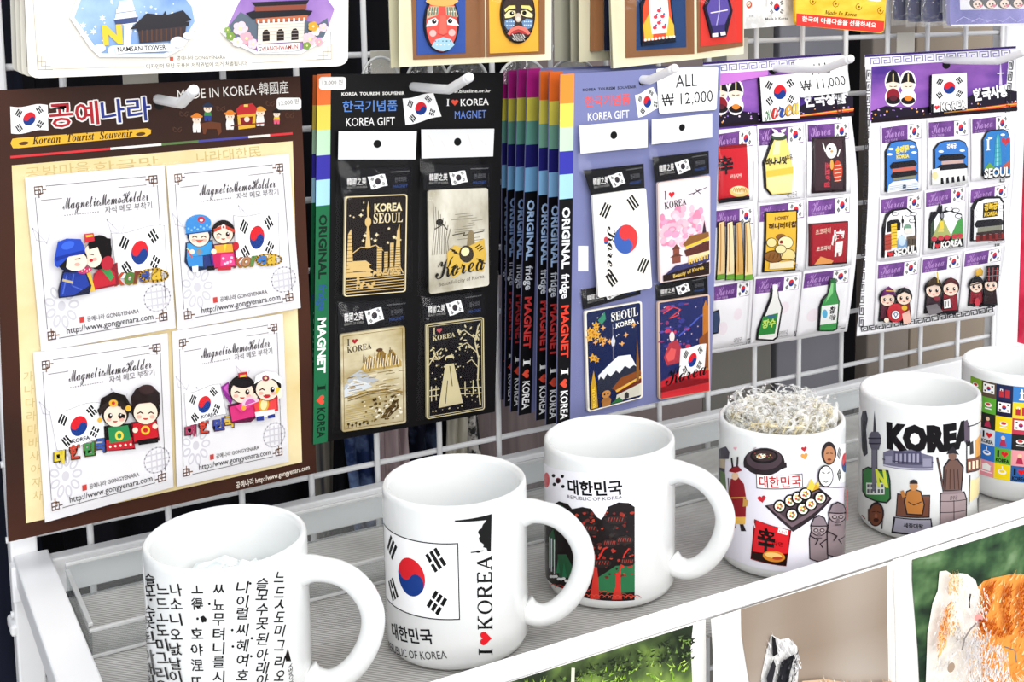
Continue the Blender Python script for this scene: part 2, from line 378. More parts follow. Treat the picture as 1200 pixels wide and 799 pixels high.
# ------------------------------------------------------------------ shelf that carries the mugs
FLOOR = -.0284
shelf = thing('wire_rack_shelf', 'white metal shelf with clear ribbed floor carrying a row of mugs', 'shelf', (-.24, -.02, -.06))
bm = bmesh.new(); box(bm, -.25, .66, -.0175, -.0065, -.0346, -.0108, .0012); mesh_obj('back_rail', bm, WHITE_METAL, shelf)
bm = bmesh.new(); box(bm, -.25, .66, -.2935, -.2845, -.0135, -.005, .001); mesh_obj('front_rail', bm, WHITE_METAL, shelf)
bm = bmesh.new(); box(bm, -.2475, -.2265, -.2925, -.0065, -.024, -.0075, .0012); mesh_obj('side_rail', bm, WHITE_METAL, shelf)
bm = bmesh.new(); box(bm, .66, .676, -.2925, -.0065, -.024, -.0075, .0012); mesh_obj('side_rail', bm, WHITE_METAL, shelf)
def ribbed():
    m, nt, b, N, L = nodes('ribbed_clear_plastic'); out = nt.nodes['Material Output']
    tc = N('ShaderNodeTexCoord'); w = N('ShaderNodeTexWave'); w.inputs['Scale'].default_value = 210; w.inputs['Distortion'].default_value = .6
    w.wave_type = 'BANDS'; w.bands_direction = 'DIAGONAL'
    n = N('ShaderNodeTexNoise'); n.inputs['Scale'].default_value = 22; n.inputs['Detail'].default_value = 5
    r = N('ShaderNodeValToRGB'); r.color_ramp.elements[0].color = rgb('B4B2AE'); r.color_ramp.elements[1].color = rgb('DCDAD6')
    mx = N('ShaderNodeMixRGB'); mx.blend_type = 'OVERLAY'; mx.inputs[0].default_value = .7
    L(tc.outputs['Object'], w.inputs[0]); L(tc.outputs['Object'], n.inputs['Vector']); L(w.outputs[0], r.inputs[0]); L(r.outputs[0], mx.inputs[1]); L(n.outputs[0], mx.inputs[2])
    L(mx.outputs[0], b.inputs['Base Color']); b.inputs['Roughness'].default_value = .2
    bp = N('ShaderNodeBump'); bp.inputs['Strength'].default_value = .35; bp.inputs['Distance'].default_value = .002
    L(w.outputs[0], bp.inputs['Height']); L(bp.outputs[0], b.inputs['Normal'])
    t = N('ShaderNodeBsdfTransparent'); m1 = N('ShaderNodeMixShader'); m1.inputs[0].default_value = .72
    L(t.outputs[0], m1.inputs[1]); L(b.outputs[0], m1.inputs[2]); L(m1.outputs[0], out.inputs[0]); return m
RIB = ribbed()
bm = bmesh.new(); box(bm, -.2265, .66, -.2845, -.04, FLOOR-.0025, FLOOR-.0004); mesh_obj('floor_sheet', bm, RIB, shelf)
for x in (-.1, .05, .2, .35, .5):
    bm = bmesh.new(); tube(bm, [(x, -.29, FLOOR-.006), (x, -.0175, FLOOR-.006)], .0022, 8); mesh_obj('support_wire', bm, WHITE_METAL, shelf, smooth=True)
for y in (-.08, -.15, -.22):
    bm = bmesh.new(); tube(bm, [(-.23, y, FLOOR-.0102), (.66, y, FLOOR-.0102)], .0018, 8); mesh_obj('support_wire', bm, WHITE_METAL, shelf, smooth=True)
EDGE = clear('clear_rolled_edge', 'FFFFFF', .12, .1, 0, haze=.55)
# clear display trays standing behind the mugs
def tray(x0, x1, label, y0=-.125, y1=-.045, zt=-.004):
    t = thing('clear_tray', label, 'tray', ((x0+x1)/2, (y0+y1)/2, FLOOR), 'clear trays behind the mugs'); w = .0016
    bm = bmesh.new(); e = .0022
    for q in ((x0, x1, y1-e, y1+.0004, zt-.001, zt+.0012), (x0-.0004, x0+e, y0, y1, zt-.0052, zt-.003), (x1-e, x1+.0004, y0, y1, zt-.0052, zt-.003), (x0, x1, y0-.0004, y0+e, zt-.009, zt-.007), (x0, x1, y0-.0006, y0+.001, FLOOR, FLOOR+.002)): box(bm, *q, .0004)
    mesh_obj('rim', bm, EDGE, t)
    for nm, a in (('back_wall', (x0, x1, y1-w, y1, FLOOR, zt)), ('front_wall', (x0, x1, y0, y0+w, FLOOR, zt-.008)), ('end_wall', (x0, x0+w, y0+w, y1-w, FLOOR, zt-.004)), ('end_wall', (x1-w, x1, y0+w, y1-w, FLOOR, zt-.004)), ('tray_floor', (x0+w, x1-w, y0+w, y1-w, FLOOR, FLOOR+w))):
        bm = bmesh.new(); box(bm, *a, .0004); mesh_obj(nm, bm, GLASS if nm != 'tray_floor' else RIB, t)
tray(-.222, -.1, 'clear plastic tray in the left corner behind the mug of hangul columns')
tray(-.096, .03, 'clear plastic tray behind the mug with the large flag')
tray(.036, .165, 'clear plastic tray behind the mug with the dark pine picture')
tray(.171, .3, 'clear plastic tray behind the straw-filled mug')
tray(.306, .45, 'clear plastic tray behind the mug with black KOREA letters')
# ------------------------------------------------------------------ mugs
MR, MH = .041, .0958
def make_mug(x, y, label, hang, reach=.0715):
    t = thing('mug', label, 'mug', (x, y, FLOOR), 'souvenir mugs on the shelf'); z = FLOOR
    bm = bmesh.new()
    lathe(bm, [(0, z+.0025), (.031, z+.0025), (.0335, z), (.0365, z), (.0395, z+.0022), (MR, z+.006), (MR, z+MH-.004), (.0406, z+MH-.0012), (.0393, z+MH), (.0378, z+MH-.0012), (.0372, z+MH-.004), (.037, z+.012), (.034, z+.0065), (.02, z+.005), (0, z+.005)], x, y)
    mesh_obj('body', bm, CERAMIC, t, smooth=True)
    if hang is not None:
        a = radians(hang); d = Vector((cos(a), sin(a), 0)); k = reach/.0715
        P = [(.0385, .0765), (.046, .0775), (.057, .0745), (.0665, .066), (.0715, .054), (.0705, .041), (.065, .0285), (.057, .0195), (.049, .0155), (.043, .0165), (.0385, .0205)]
        pts = spline([d*(r*k if r > .047 else r) + Vector((x, y, z+h)) for r, h in P], 6); n = len(pts)
        rad = [.0062 + .0022*max(0, 1-i/8) + .0012*max(0, 1-(n-1-i)/12) for i in range(n)]
        bm = bmesh.new(); tube(bm, pts, rad, 16, squash=1.1); mesh_obj('handle', bm, CERAMIC, t, smooth=True)
    return t, Art(Round(x, y, MR+.0001), rough=.12)
KO = 'REPUBLIC OF KOREA'; DH = '대한민국'
SERIF = {'I': (.42, [(.5, 0, .5, 1, 1)], [(.1, .9, 0), (.1, .9, 1)]),
         'K': (.95, [(.2, 0, .2, 1, 1), (.2, .42, .82, 1, .55), (.4, .58, .85, 0, 1)], [(.04, .38, 0), (.04, .38, 1), (.62, .98, 1), (.66, 1, 0)]),
         'R': (.92, [(.2, 0, .2, 1, 1), (.2, .97, .6, .97, .6), (.6, .97, .76, .85, 1), (.76, .85, .76, .65, 1), (.76, .65, .6, .5, 1), (.6, .5, .2, .5, .6), (.48, .5, .85, 0, 1)], [(.04, .38, 0), (.04, .38, 1), (.7, 1, 0)]),
         'E': (.82, [(.22, 0, .22, 1, 1), (.22, .97, .85, .97, .6), (.22, .5, .65, .5, .6), (.22, .03, .88, .03, .6), (.85, .97, .85, .78, .6), (.88, .03, .88, .24, .6), (.65, .4, .65, .6, .5)], [(.04, .38, 0), (.04, .38, 1)]),
         'A': (.95, [(.12, 0, .48, 1, .55), (.48, 1, .86, 0, 1), (.25, .35, .75, .35, .55)], [(0, .28, 0), (.7, 1, 0)])}
def serif(A, word, col, x0, y0, x1, y1, h, w=.15):
    """slab-serif letters drawn stroke by stroke from baseline (x0, y0) to (x1, y1)"""
    W = [1.0 if c == 'O' else SERIF[c][0] for c in word]; T = sum(W)+.08*(len(word)-1); L = math.hypot(x1-x0, y1-y0)
    ex, ey = (x1-x0)/L, (y1-y0)/L; nx, ny = ey, -ex; s = L/T; c0 = 0; ps = []
    def m(x, y): return A.m(x0+ex*x+nx*y, y0+ey*x+ny*y)
    def bar(a, b, c, d, wd):
        l = math.hypot(c-a, d-b) or 1; dx, dy = (c-a)/l*wd/2, (d-b)/l*wd/2
        ps.append([m(a-dy, b+dx), m(c-dy, d+dx), m(c+dy, d-dx), m(a+dy, b-dx)])
    for ch, wd in zip(word, W):
        if ch == 'O':
            n = 20
            for k in range(n):
                a, b = k*2*pi/n, (k+1)*2*pi/n
                q = [(.5+.46*cos(a), .5+.52*sin(a)), (.5+.46*cos(b), .5+.52*sin(b)), (.5+.3*cos(b), .5+.45*sin(b)), (.5+.3*cos(a), .5+.45*sin(a))]
                ps.append([m((c0+x)*s, y*h) for x, y in q])
        else:
            for a, b, c, d, f in SERIF[ch][1]: bar((c0+a*wd)*s, b*h, (c0+c*wd)*s, d*h, w*h*f)
            for a, b, v in SERIF[ch][2]: bar((c0+a*wd)*s, v*h+(.03-.06*v)*h, (c0+b*wd)*s, v*h+(.03-.06*v)*h, .07*h)
        c0 += wd+.08
    A.add(ps, col)

# mug 1: columns of hangul
t, A = make_mug(-.1673, -.218, 'white mug printed all over with columns of black hangul', -32, .0745)
A.crop(0, 560, 2.609)
cols = [(462, 'ㄹ 슬308 모345 수405 못440 된485 아540 래580 위618 니655 라690'), (500, '느340 드385 ㅗ430 도465 미508 그550 리595 오635 라675'), (541, '나340 소385 니430 오478 낤520 날565 이605 라645 시685'),
        (604, 'ㅗ345 得383 호475 야523 涅570 뜨625 디665'), (668, 'ㅆ342 뇨388 무430 텨475 니518 를560 시606 러650'), (738, '니332 이375 럴412 씨462 혜510 여555 호602 아648 느690'),
        (798, '슬322 모357 수400 못443 된490 아538 래578 아616 니660'), (851, '느303 드350 ㅅ388 도425 미465 그512 리560 오604 라650')]
for x, sq in cols:
    w = 15 if x > 840 or x < 480 else 18
    for tok in sq.split():
        if len(tok) < 2: continue
        ch, y = tok[0], float(tok[1:]); A.tx(ch, '171514', x-w, y+17, x+w, y+17, 34, .012)
for x, y in ((462, 372), (470, 420), (604, 430), (620, 438), (590, 470), (587, 522), (710, 465), (712, 515), (640, 385), (770, 490), (768, 545), (765, 322)): A.el('171514', x, y, 4)
A.poly('171514', '612 425 622 420 632 430 630 440 618 440')
A.poly('171514', '872 545 880 520 886 545 890 560 874 560'); A.tx('KOREA', '171514', 897, 622, 893, 565, 12)
A.build('printed_design', t)
bm = bmesh.new(); rnd = random.Random(5); ps = []
for k in range(80):
    a = rnd.random()*6.28; r = .034*sqrt(rnd.random()); ps.append(bm.verts.new((-.1673+r*cos(a), -.218+r*sin(a), FLOOR+.040+.013*rnd.random())))
g = thing('crumpled_film', 'crumpled clear film lying inside the mug of hangul columns', 'wrapping', (-.1673, -.218, FLOOR+.006))
rs = [[bm.verts.new((-.1673+.0345*k/7*cos(i*pi/14), -.218+.0345*k/7*sin(i*pi/14), FLOOR+.069-.006*(k/7)**2+.007*rnd.random())) for i in range(28)] for k in range(1, 8)]
for v in ps: bm.verts.remove(v)
c = bm.verts.new((-.1673, -.218, FLOOR+.071))
for i in range(28): bm.faces.new((c, rs[0][i], rs[0][(i+1) % 28]))
for a, b in zip(rs, rs[1:]):
    for i in range(28): bm.faces.new((a[i], b[i], b[(i+1) % 28], a[(i+1) % 28]))
bs = [bm.verts.new((v.co.x*.85-.1673*.15, v.co.y*.85-.218*.15, FLOOR+.0065)) for v in rs[-1]]
for i in range(28): bm.faces.new((rs[-1][i], bs[i], bs[(i+1) % 28], rs[-1][(i+1) % 28]))
mesh_obj('film', bm, noisy('grey_clear_film', 'CBD3D4', 'F6F7F5', 160, .12, spec=.9, bump=1), g)

# mug 2: flag
t, A = make_mug(-.0348, -.2115, 'white mug with one large flag and upright I heart KOREA lettering', -36, .0735)
uc, vc = A.s.uv(481, 674); ur, _ = A.s.uv(538, 680); _, vt = A.s.uv(538, 636); _, vb = A.s.uv(538, 726)
A.uvpoly('FDFDFE', [(uc-(ur-uc), vb), (ur, vb), (ur, vt), (uc-(ur-uc), vt)])
hw, hh = ur-uc, (vt-vb)/2; vc = (vt+vb)/2
A.map = lambda x, y: (uc+x*hw/1.5, vc-y*hh); A.flag((-1.5, -1), (1.5, -1), (1.5, 1), (-1.5, 1), None); 
for q in ((-1.5, -1, 1.5, -.97), (-1.5, .97, 1.5, 1), (1.47, -1, 1.5, 1), (-1.5, -1, -1.47, 1)): A.rect('1A1A1C', *q)
A.map = None
A.tx(DH, '1A1A1C', 460, 745, 508, 753, 15, .018); A.tx(KO, '2A2A2C', 456, 760, 524, 771, 7.5)
serif(A, 'I', '171717', 577, 768, 577, 759, 16, .2); A.ht('D8202A', 568.5, 748, 8.5, -90); serif(A, 'KOREA', '171717', 577, 738, 576, 651, 17, .17)
A.poly('171717', '576 602 575 646 571 645 570 642 566 641 567 638 562 634 561 630 563 628 560 624 561 621 564 619 566 614 568 612 570 609 533 611 533 609.5')
A.ln('171717', 1.2, '552 647 566 645'); A.el('171717', 560, 646, 2.6, 1.4)
A.build('printed_design', t)

# mug 3: red and black pine picture
t, A = make_mug(.0777, -.1987, 'white mug with a dark red and green pine forest picture', -50, .0735)
A.poly('F1F0F7', '630 540 680 553 744 551 744 704 700 703 660 690 630 670'); A.crop(620, 460, 2.96)
A.el('C93B44', 61, 303, 11, 26)
for x, y in ((85, 288), (88, 318), (116, 290), (118, 325)): A.el('1C1C1E', x, y, 6, 6, 20)
A.el('7B2A38', 101, 305, 9, 10); A.el('1C1C1E', 101, 306, 6, 7)
A.tx(DH, '141416', 136, 344, 325, 347, 46, .03); A.tx(KO, '2A2A2E', 135, 366, 324, 367, 12)
outl = [(40, 440), (62, 420), (80, 392), (105, 376), (135, 385), (150, 403), (185, 396), (215, 402), (235, 430), (250, 440), (262, 425), (275, 395), (310, 380), (345, 382), (366, 396), (366, 719), (290, 722), (200, 712), (120, 680), (60, 640), (40, 600)]
A.poly('211B1C', outl); rnd = random.Random(11)
def inside(p, x, y):
    c = False
    for (x0, y0), (x1, y1) in zip(p, p[1:]+p[:1]):
        if (y0 > y) != (y1 > y) and x < (x1-x0)*(y-y0)/(y1-y0)+x0: c = not c
    return c
A.poly('264A35', '85 420 110 385 140 410 150 440 120 470 80 470'); A.poly('2C5A3C', '70 500 85 470 95 520 90 600 70 610')
A.poly('2E6B45', '240 640 300 600 365 590 365 690 240 690'); A.poly('2F5E40', '100 560 130 560 150 600 150 640 105 640')
for k in range(120):
    x, y = rnd.uniform(150, 360), rnd.uniform(405, 640)
    if not inside(outl, x, y): continue
    r = rnd.uniform(4, 9); n = 7
    A.poly(rnd.choice(('A8362C', '8E2F28', '5A2A26', 'B5442F', '352524', '33302E', '6B2B26')), [(min(364, x+r*rnd.uniform(.5, 1.4)*cos(q*6.28/n)), y+r*rnd.uniform(.4, 1.0)*sin(q*6.28/n)) for q in range(n)])
for q in ('215 560 232 560 240 640 245 715 212 715 222 640', '300 625 318 618 316 660 322 716 286 716 300 670'): A.poly('C8342C', q)
A.ln('C8342C', 7, '226 570 200 500 190 450'); A.ln('C8342C', 6, '228 600 260 540 300 520'); A.ln('C8342C', 5, '310 630 330 560 345 540')
for cx, cy, rx in ((250, 590, 36), (205, 470, 34), (300, 440, 36), (330, 510, 30), (280, 520, 26), (190, 540, 24), (340, 585, 26)):
    A.el('2C2524', cx, cy, rx, 15)
    for k in range(6): A.ln('A23A30', 2.4, [(cx-rx*.7+k*rx*.26, cy+4), (cx-rx*.6+k*rx*.26, cy-7)])
A.rect('E9EEF2', 78, 505, 82, 620); A.rect('E9EEF2', 88, 510, 91, 630); A.rect('C7D4DE', 72, 500, 74, 610)
for k in range(9): A.el('F3F5F5', 78+k*9, 632+k*2.5+rnd.uniform(-4, 6), 6, 5)
A.poly('2F7A52', '96 625 102 575 110 625'); A.poly('2F7A52', '118 638 124 585 134 640')
for k in range(14): A.ln('B8392F', 2.2, [(70+k*22+j*6, 672+k*2.8-9*sin(j*pi/5)) for j in range(6)])
for k in range(12): A.ln('D0503A', 2, [(150+k*18+j*5, 706-9*sin(j*pi/5)+k*.4) for j in range(6)])
A.build('printed_design', t)

# mug 4: food and folk figures
t, A = make_mug(.1939, -.2252, 'white mug filled with shredded packing and printed with food and folk figures', None)
A.poly('E7E4EF', '830 530 870 545 920 551 970 548 1000 538 1000 650 960 664 900 668 860 655 830 640'); A.crop(820, 440, 3.075)
K = '2A2226'
A.poly('4A4550', '70 265 95 255 108 275 105 300 92 300 90 425 70 410'); A.poly('5F7A4C', '75 340 92 350 98 425 75 412'); A.poly('C4B59A', '72 300 92 300 92 335 72 330')
# guard in red robe
A.poly('8E1F28', '112 372 140 366 160 390 168 440 166 510 108 508 106 430'); A.poly('E9B95A', '112 508 166 508 164 535 114 532'); A.poly(K, '118 533 130 533 132 548 112 548'); A.poly(K, '145 535 158 535 168 560 150 560')
A.el('E8C3A0', 128, 362, 12, 14); A.poly('8E1F28', '105 345 118 328 140 326 154 342 130 350'); A.ln(K, 6, '120 330 116 298'); A.ln(K, 6, '136 326 138 294'); A.ln('D8A94A', 4, '108 440 166 438'); A.poly('C89A4A', '158 440 176 450 172 470 156 472'); A.ln('6B5B33', 4, '104 370 112 500'); A.poly('A42834', '98 590 110 580 112 606 98 604')
# hot pot
A.el(K, 232, 310, 74, 50); A.el('4A3B42', 232, 300, 64, 40); A.el('1C181A', 232, 290, 50, 27); A.el('3A2A2C', 232, 288, 42, 20); A.el('EFEAE0', 222, 290, 17, 9, -8); A.el('C98A3A', 215, 288, 6, 4); A.el('B9AEB4', 198, 262, 8, 3, -30)
A.poly(K, '158 312 176 318 178 338 160 330'); A.poly(K, '288 318 312 312 314 330 292 338')
for k in range(12): A.el(('A33A2C', '6E8A3C', 'D8B04A', '7A3B30')[k % 4], 200+5.5*k, 280+(k*7) % 16, 3.2, 2.2)
A.poly(K, '203 352 370 352 372 402 205 406'); A.poly('FBF7F6', '206 355 367 355 369 399 208 403'); A.tx(DH, 'B02A2C', 216, 398, 366, 394, 38, .02)
for x, y, c, r in ((128, 262, 'E6A7B4', 7), (224, 444, 'C22B36', 16), (376, 264, 'B52A34', 11), (377, 290, 'E59A4A', 14)): A.ht(c, x, y, r, -10)
# tray of rice rolls
A.poly(K, '234 468 428 402 476 442 336 562'); A.poly('6E5A62', '244 468 426 410 466 442 332 545'); A.poly('4A3B42', '262 472 424 418 452 440 330 530')
for x, y in ((288, 470), (326, 450), (352, 438), (378, 424), (332, 500), (370, 478), (398, 460), (430, 438)):
    A.el('15120F', x, y, 23, 24); A.el('F5F1E6', x, y, 17, 18)
    for k in range(5): A.el(('E08A2C', '5F8A3A', 'C8482C', 'E6C84A', '8A5A3A')[k], x+7*cos(k*1.3), y+8*sin(k*1.3), 4.4)
A.poly('E7C34A', '383 405 398 368 410 390 425 380 428 402 404 412'); A.poly('C99A2E', '404 412 414 388 428 402')
# noodle pack
A.poly('6E0F16', '198 516 330 556 312 686 184 660'); A.poly('D4222A', '203 520 324 557 316 640 192 632'); A.poly('23120F', '190 632 316 640 310 684 186 656'); A.tx('辛', '1B1210', 208, 618, 270, 630, 76, .04)
A.poly('F4EFEF', '284 546 318 556 315 574 281 564'); A.tx('너구', 'B3202A', 286, 563, 313, 570, 11); A.tx('라면', '1B1210', 262, 608, 300, 614, 14); A.el('D8862E', 268, 650, 40, 20, 8); A.el('F0C777', 266, 646, 30, 10, 8); A.el('B8442A', 280, 656, 18, 6); A.ln('F4EFEF', 3, '196 530 200 545')
# stone grandfathers
for x, y, sx in ((428, 585, 34), (492, 570, 36)):
    top = y-75 if x < 450 else y-108
    A.poly(K, [(x-sx, y+75), (x-sx-2, y), (x-sx*.8, top+40), (x+sx*.8, top+40), (x+sx+2, y), (x+sx, y+75), (x, y+88)]); A.poly('8C7C80', [(x-sx+4, y+73), (x-sx+2, y), (x-sx*.75+2, top+44), (x+sx*.75-2, top+44), (x+sx-2, y), (x+sx-4, y+73), (x, y+83)])
    A.el(K, x, top+38, sx*.9, 30); A.el('9C8C90', x, top+38, sx*.8, 26); A.poly(K, [(x-sx*.95, top+32), (x-sx*.6, top), (x, top-10), (x+sx*.6, top), (x+sx*.95, top+32)]); A.poly('83747A', [(x-sx*.8, top+28), (x-sx*.5, top+4), (x, top-5), (x+sx*.5, top+4), (x+sx*.8, top+28)])
    for k in (-1, 1): A.el(K, x+k*11, top+46, 9, 7); A.el('A89A9C', x+k*11, top+46, 6, 4)
    A.el('6E6066', x, top+60, 6, 9); A.ln(K, 3, [(x-10, top+74), (x+10, top+74)]); A.ln(K, 4, [(x-sx+2, y-10), (x-4, y+6), (x-sx*.4, y+22)]); A.ln(K, 4, [(x+sx-2, y), (x+4, y+20), (x+sx*.4, y+34)])
# portraits and flag
A.flag((485, 252), (560, 236), (560, 372), (485, 392), 'FDFDFE'); A.el(K, 465, 280, 27, 42); A.el('B8805C', 466, 285, 20, 32); A.ln(K, 3, '455 280 462 279'); A.ln(K, 3, '470 279 477 280'); A.el('7A3A2C', 466, 302, 7, 4)
A.el(K, 448, 360, 27, 40); A.el('FBFAF8', 449, 360, 23, 35); A.ln(K, 3.4, '436 345 444 349'); A.ln(K, 3.4, '454 349 462 345'); A.ln(K, 3, '440 378 449 382 458 377'); A.ln('5C4A4E', 2.5, '425 395 530 396'); A.poly('C22B36', '519 410 530 405 530 520 519 520')
A.build('printed_design', t)
def shreds(name, cx, cy, z, n, R, mat, root, lift, seed, w=.0011):
    rnd = random.Random(seed); bm = bmesh.new()
    for k in range(n):
        a = rnd.random()*6.283; r = R*sqrt(rnd.random()); p = Vector((cx+r*cos(a), cy+r*sin(a), z+rnd.random()*lift*(1-.5*(r/R)**2))); h = rnd.random()*6.283; tl = rnd.uniform(-.5, .5); pr = None; cv = rnd.uniform(-.6, .6); ww = w*rnd.uniform(.5, 1.2)
        for i in range(7):
            h += cv+rnd.uniform(-.3, .3); tl += rnd.uniform(-.5, .5); q = p+Vector((cos(h)*cos(tl), sin(h)*cos(tl), sin(tl)))*.0045
            d = Vector((q.x-cx, q.y-cy, 0))
            if d.length > R: d = d.normalized()*R; q = Vector((cx+d.x, cy+d.y, q.z)); h += 1.2
            q.z = min(max(q.z, z-.006), z+lift+.006)
            sd = Vector((-sin(h), cos(h), rnd.uniform(-.6, .6))).normalized()*ww; e = (bm.verts.new(p-sd), bm.verts.new(p+sd)) if pr is None else pr
            f = (bm.verts.new(q-sd), bm.verts.new(q+sd)); bm.faces.new((e[0], e[1], f[1], f[0])); pr = f; p = q
    return mesh_obj(name, bm, mat, root)
SHRED = noisy('glossy_clear_shred', 'F4F4F0', 'FFFFFF', 60, .2, spec=.8); SHRED.node_tree.nodes['Principled BSDF'].inputs['Transmission Weight'].default_value = .6; SHRED.node_tree.nodes['Principled BSDF'].inputs['IOR'].default_value = 1.1
g = thing('packing_shred', 'crinkled cream and clear packing shreds heaped in the fourth mug', 'packing', (.1939, -.2252, FLOOR+.006))
bm = bmesh.new(); lathe(bm, [(0, FLOOR+.007), (.03, FLOOR+.0075), (.0355, FLOOR+.014), (.036, FLOOR+.078), (.03, FLOOR+.086), (0, FLOOR+.089)], .1939, -.2252, 32); mesh_obj('packing_core', bm, STRAW, g, smooth=True)
o = shreds('cream_shred', .1939, -.2252, FLOOR+.087, 420, .0335, STRAW, g, .006, 3); o['kind'] = 'stuff'
o = shreds('clear_shred', .1939, -.2252, FLOOR+.09, 520, .0355, SHRED, g, .009, 4, .0011); o['kind'] = 'stuff'

# mug 5: KOREA landmarks
t, A = make_mug(.3104, -.2332, 'white mug with heavy black KOREA letters above statues and a tower', None)
A.crop(980, 400, 3.195); K = '29262B'
A.tx('KOREA', '120F12', 190, 393, 505, 378, 96, .075)
A.poly('5D5160', '478 300 490 292 500 320 500 372 480 378'); A.ln(K, 4, '492 318 560 292')
A.poly('3B3A44', '92 290 98 262 112 258 118 290 112 330 118 420 104 432 96 400'); A.ln('15151A', 5, '104 300 104 420')
# tower
A.poly('44424C', '143 258 147 300 150 340 138 340 140 300'); A.poly('5C5A68', '124 350 132 338 158 338 166 352 168 375 160 405 132 405 122 378'); A.ln('2F2E38', 5, '122 362 167 362'); A.ln('2F2E38', 4, '124 382 166 382'); A.rect('6E6C7A', 134, 405, 154, 500); A.ln(K, 2, '134 405 134 500'); A.ln(K, 2, '154 405 154 500')
A.poly(K, '98 480 120 468 150 478 196 482 204 520 206 590 190 606 150 600 110 582 98 560'); A.poly('3C7A44', '103 484 120 473 150 483 192 487 199 520 200 586 188 600 150 594 114 578 103 556'); A.rect('DDE2DC', 114, 528, 182, 572); A.rect('6E6C7A', 136, 470, 152, 560)
for k in range(5): A.rect('5A5C66', 118+k*13, 534, 126+k*13, 546); A.rect('5A5C66', 118+k*13, 552, 126+k*13, 566)
A.tx('N', 'D6DE4A', 156, 538, 196, 542, 60, .06)
# palace hall
A.poly('6C6A80', '176 415 205 404 235 412 280 404 320 418 362 430 362 482 176 466'); A.poly('4C4A62', '216 408 318 410 320 462 216 456')
for k in range(6): A.rect('9A98AE', 222+k*16, 420, 230+k*16, 456)
A.ln('3B394C', 4, '176 440 362 452'); A.ln('B9B8C8', 5, '178 462 360 476'); A.rect('8F8DA2', 184, 428, 210, 456); A.rect('8F8DA2', 324, 438, 356, 468)
# seated king
A.poly(K, '228 568 352 574 350 660 222 655'); A.poly('6E4638', '232 572 348 578 346 655 226 650'); A.poly(K, '215 655 356 662 362 706 300 726 206 716'); A.poly('9A97A6', '222 660 352 667 355 700 298 718 214 710'); A.tx('세종대왕', '2A272C', 252, 694, 326, 698, 16, .03)
A.poly(K, '262 560 288 548 318 560 332 610 324 652 262 648 252 600'); A.poly('B5763C', '266 563 288 553 314 563 327 610 320 646 267 643 258 600'); A.el('C08A5A', 290, 540, 15, 18); A.poly(K, '274 532 278 520 290 516 302 520 306 532'); A.ln(K, 3, '270 600 290 612 318 600'); A.ln('7C4A22', 4, '262 570 244 590'); A.poly('B5763C', '240 560 252 556 262 580 248 584')
# admiral on plinth
A.poly(K, '400 470 420 440 455 438 478 470 470 560 398 562'); A.poly('6B5048', '405 472 424 446 452 444 472 472 465 555 404 556'); A.el('7A5C50', 435, 428, 15, 17); A.poly(K, '412 422 420 408 436 392 450 410 460 424 436 418'); A.ln(K, 8, '378 436 402 560'); A.ln('5E463E', 4, '379 440 402 556')
for k in range(4): A.ln('3E2E2A', 3, [(412+14*k, 480), (408+17*k, 552)])
A.poly(K, '388 566 480 560 490 590 488 668 386 690'); A.poly('9C8A8C', '392 570 477 565 485 592 484 664 390 684'); A.ln(K, 2.5, '388 598 488 590'); A.ln(K, 2.5, '388 640 488 630'); A.ln(K, 2.5, '440 595 440 676'); A.poly('857578', '400 560 466 556 474 566 394 572')
A.tx('충무공', '29262B', 424, 592, 452, 590, 14)
# folk mask
A.el(K, 150, 646, 30, 46, 4); A.el('6E3F2C', 150, 648, 24, 40, 4)
A.ln(K, 3, '136 638 147 636'); A.ln(K, 3, '155 636 166 640'); A.el('3A1C16', 151, 668, 10, 7); A.el('8A5340', 151, 652, 6, 9); A.ln('6E3F2C', 5, '122 628 122 670'); A.ln('3A2622', 4, '176 650 172 700'); A.ln('8A2C2C', 3, '96 650 108 664')
# street scene wrapping to the right
A.poly('E0A24A', '520 372 560 330 560 440 520 448'); A.poly('7A4434', '488 440 560 420 560 478 488 490'); A.poly('2F2C30', '500 380 512 372 514 420 500 424'); A.ln(K, 4, '488 370 488 490'); A.ln(K, 4, '488 490 560 470'); A.poly('EAD9A0', '500 520 540 500 540 560 500 600'); A.ln(K, 3, '500 500 496 610')
for k in range(4): A.rect('E9D9B8', 494+k*14, 450-3*k, 502+k*14, 480-3*k)
A.poly(K, '528 590 560 575 560 650 530 630')
A.build('printed_design', t)

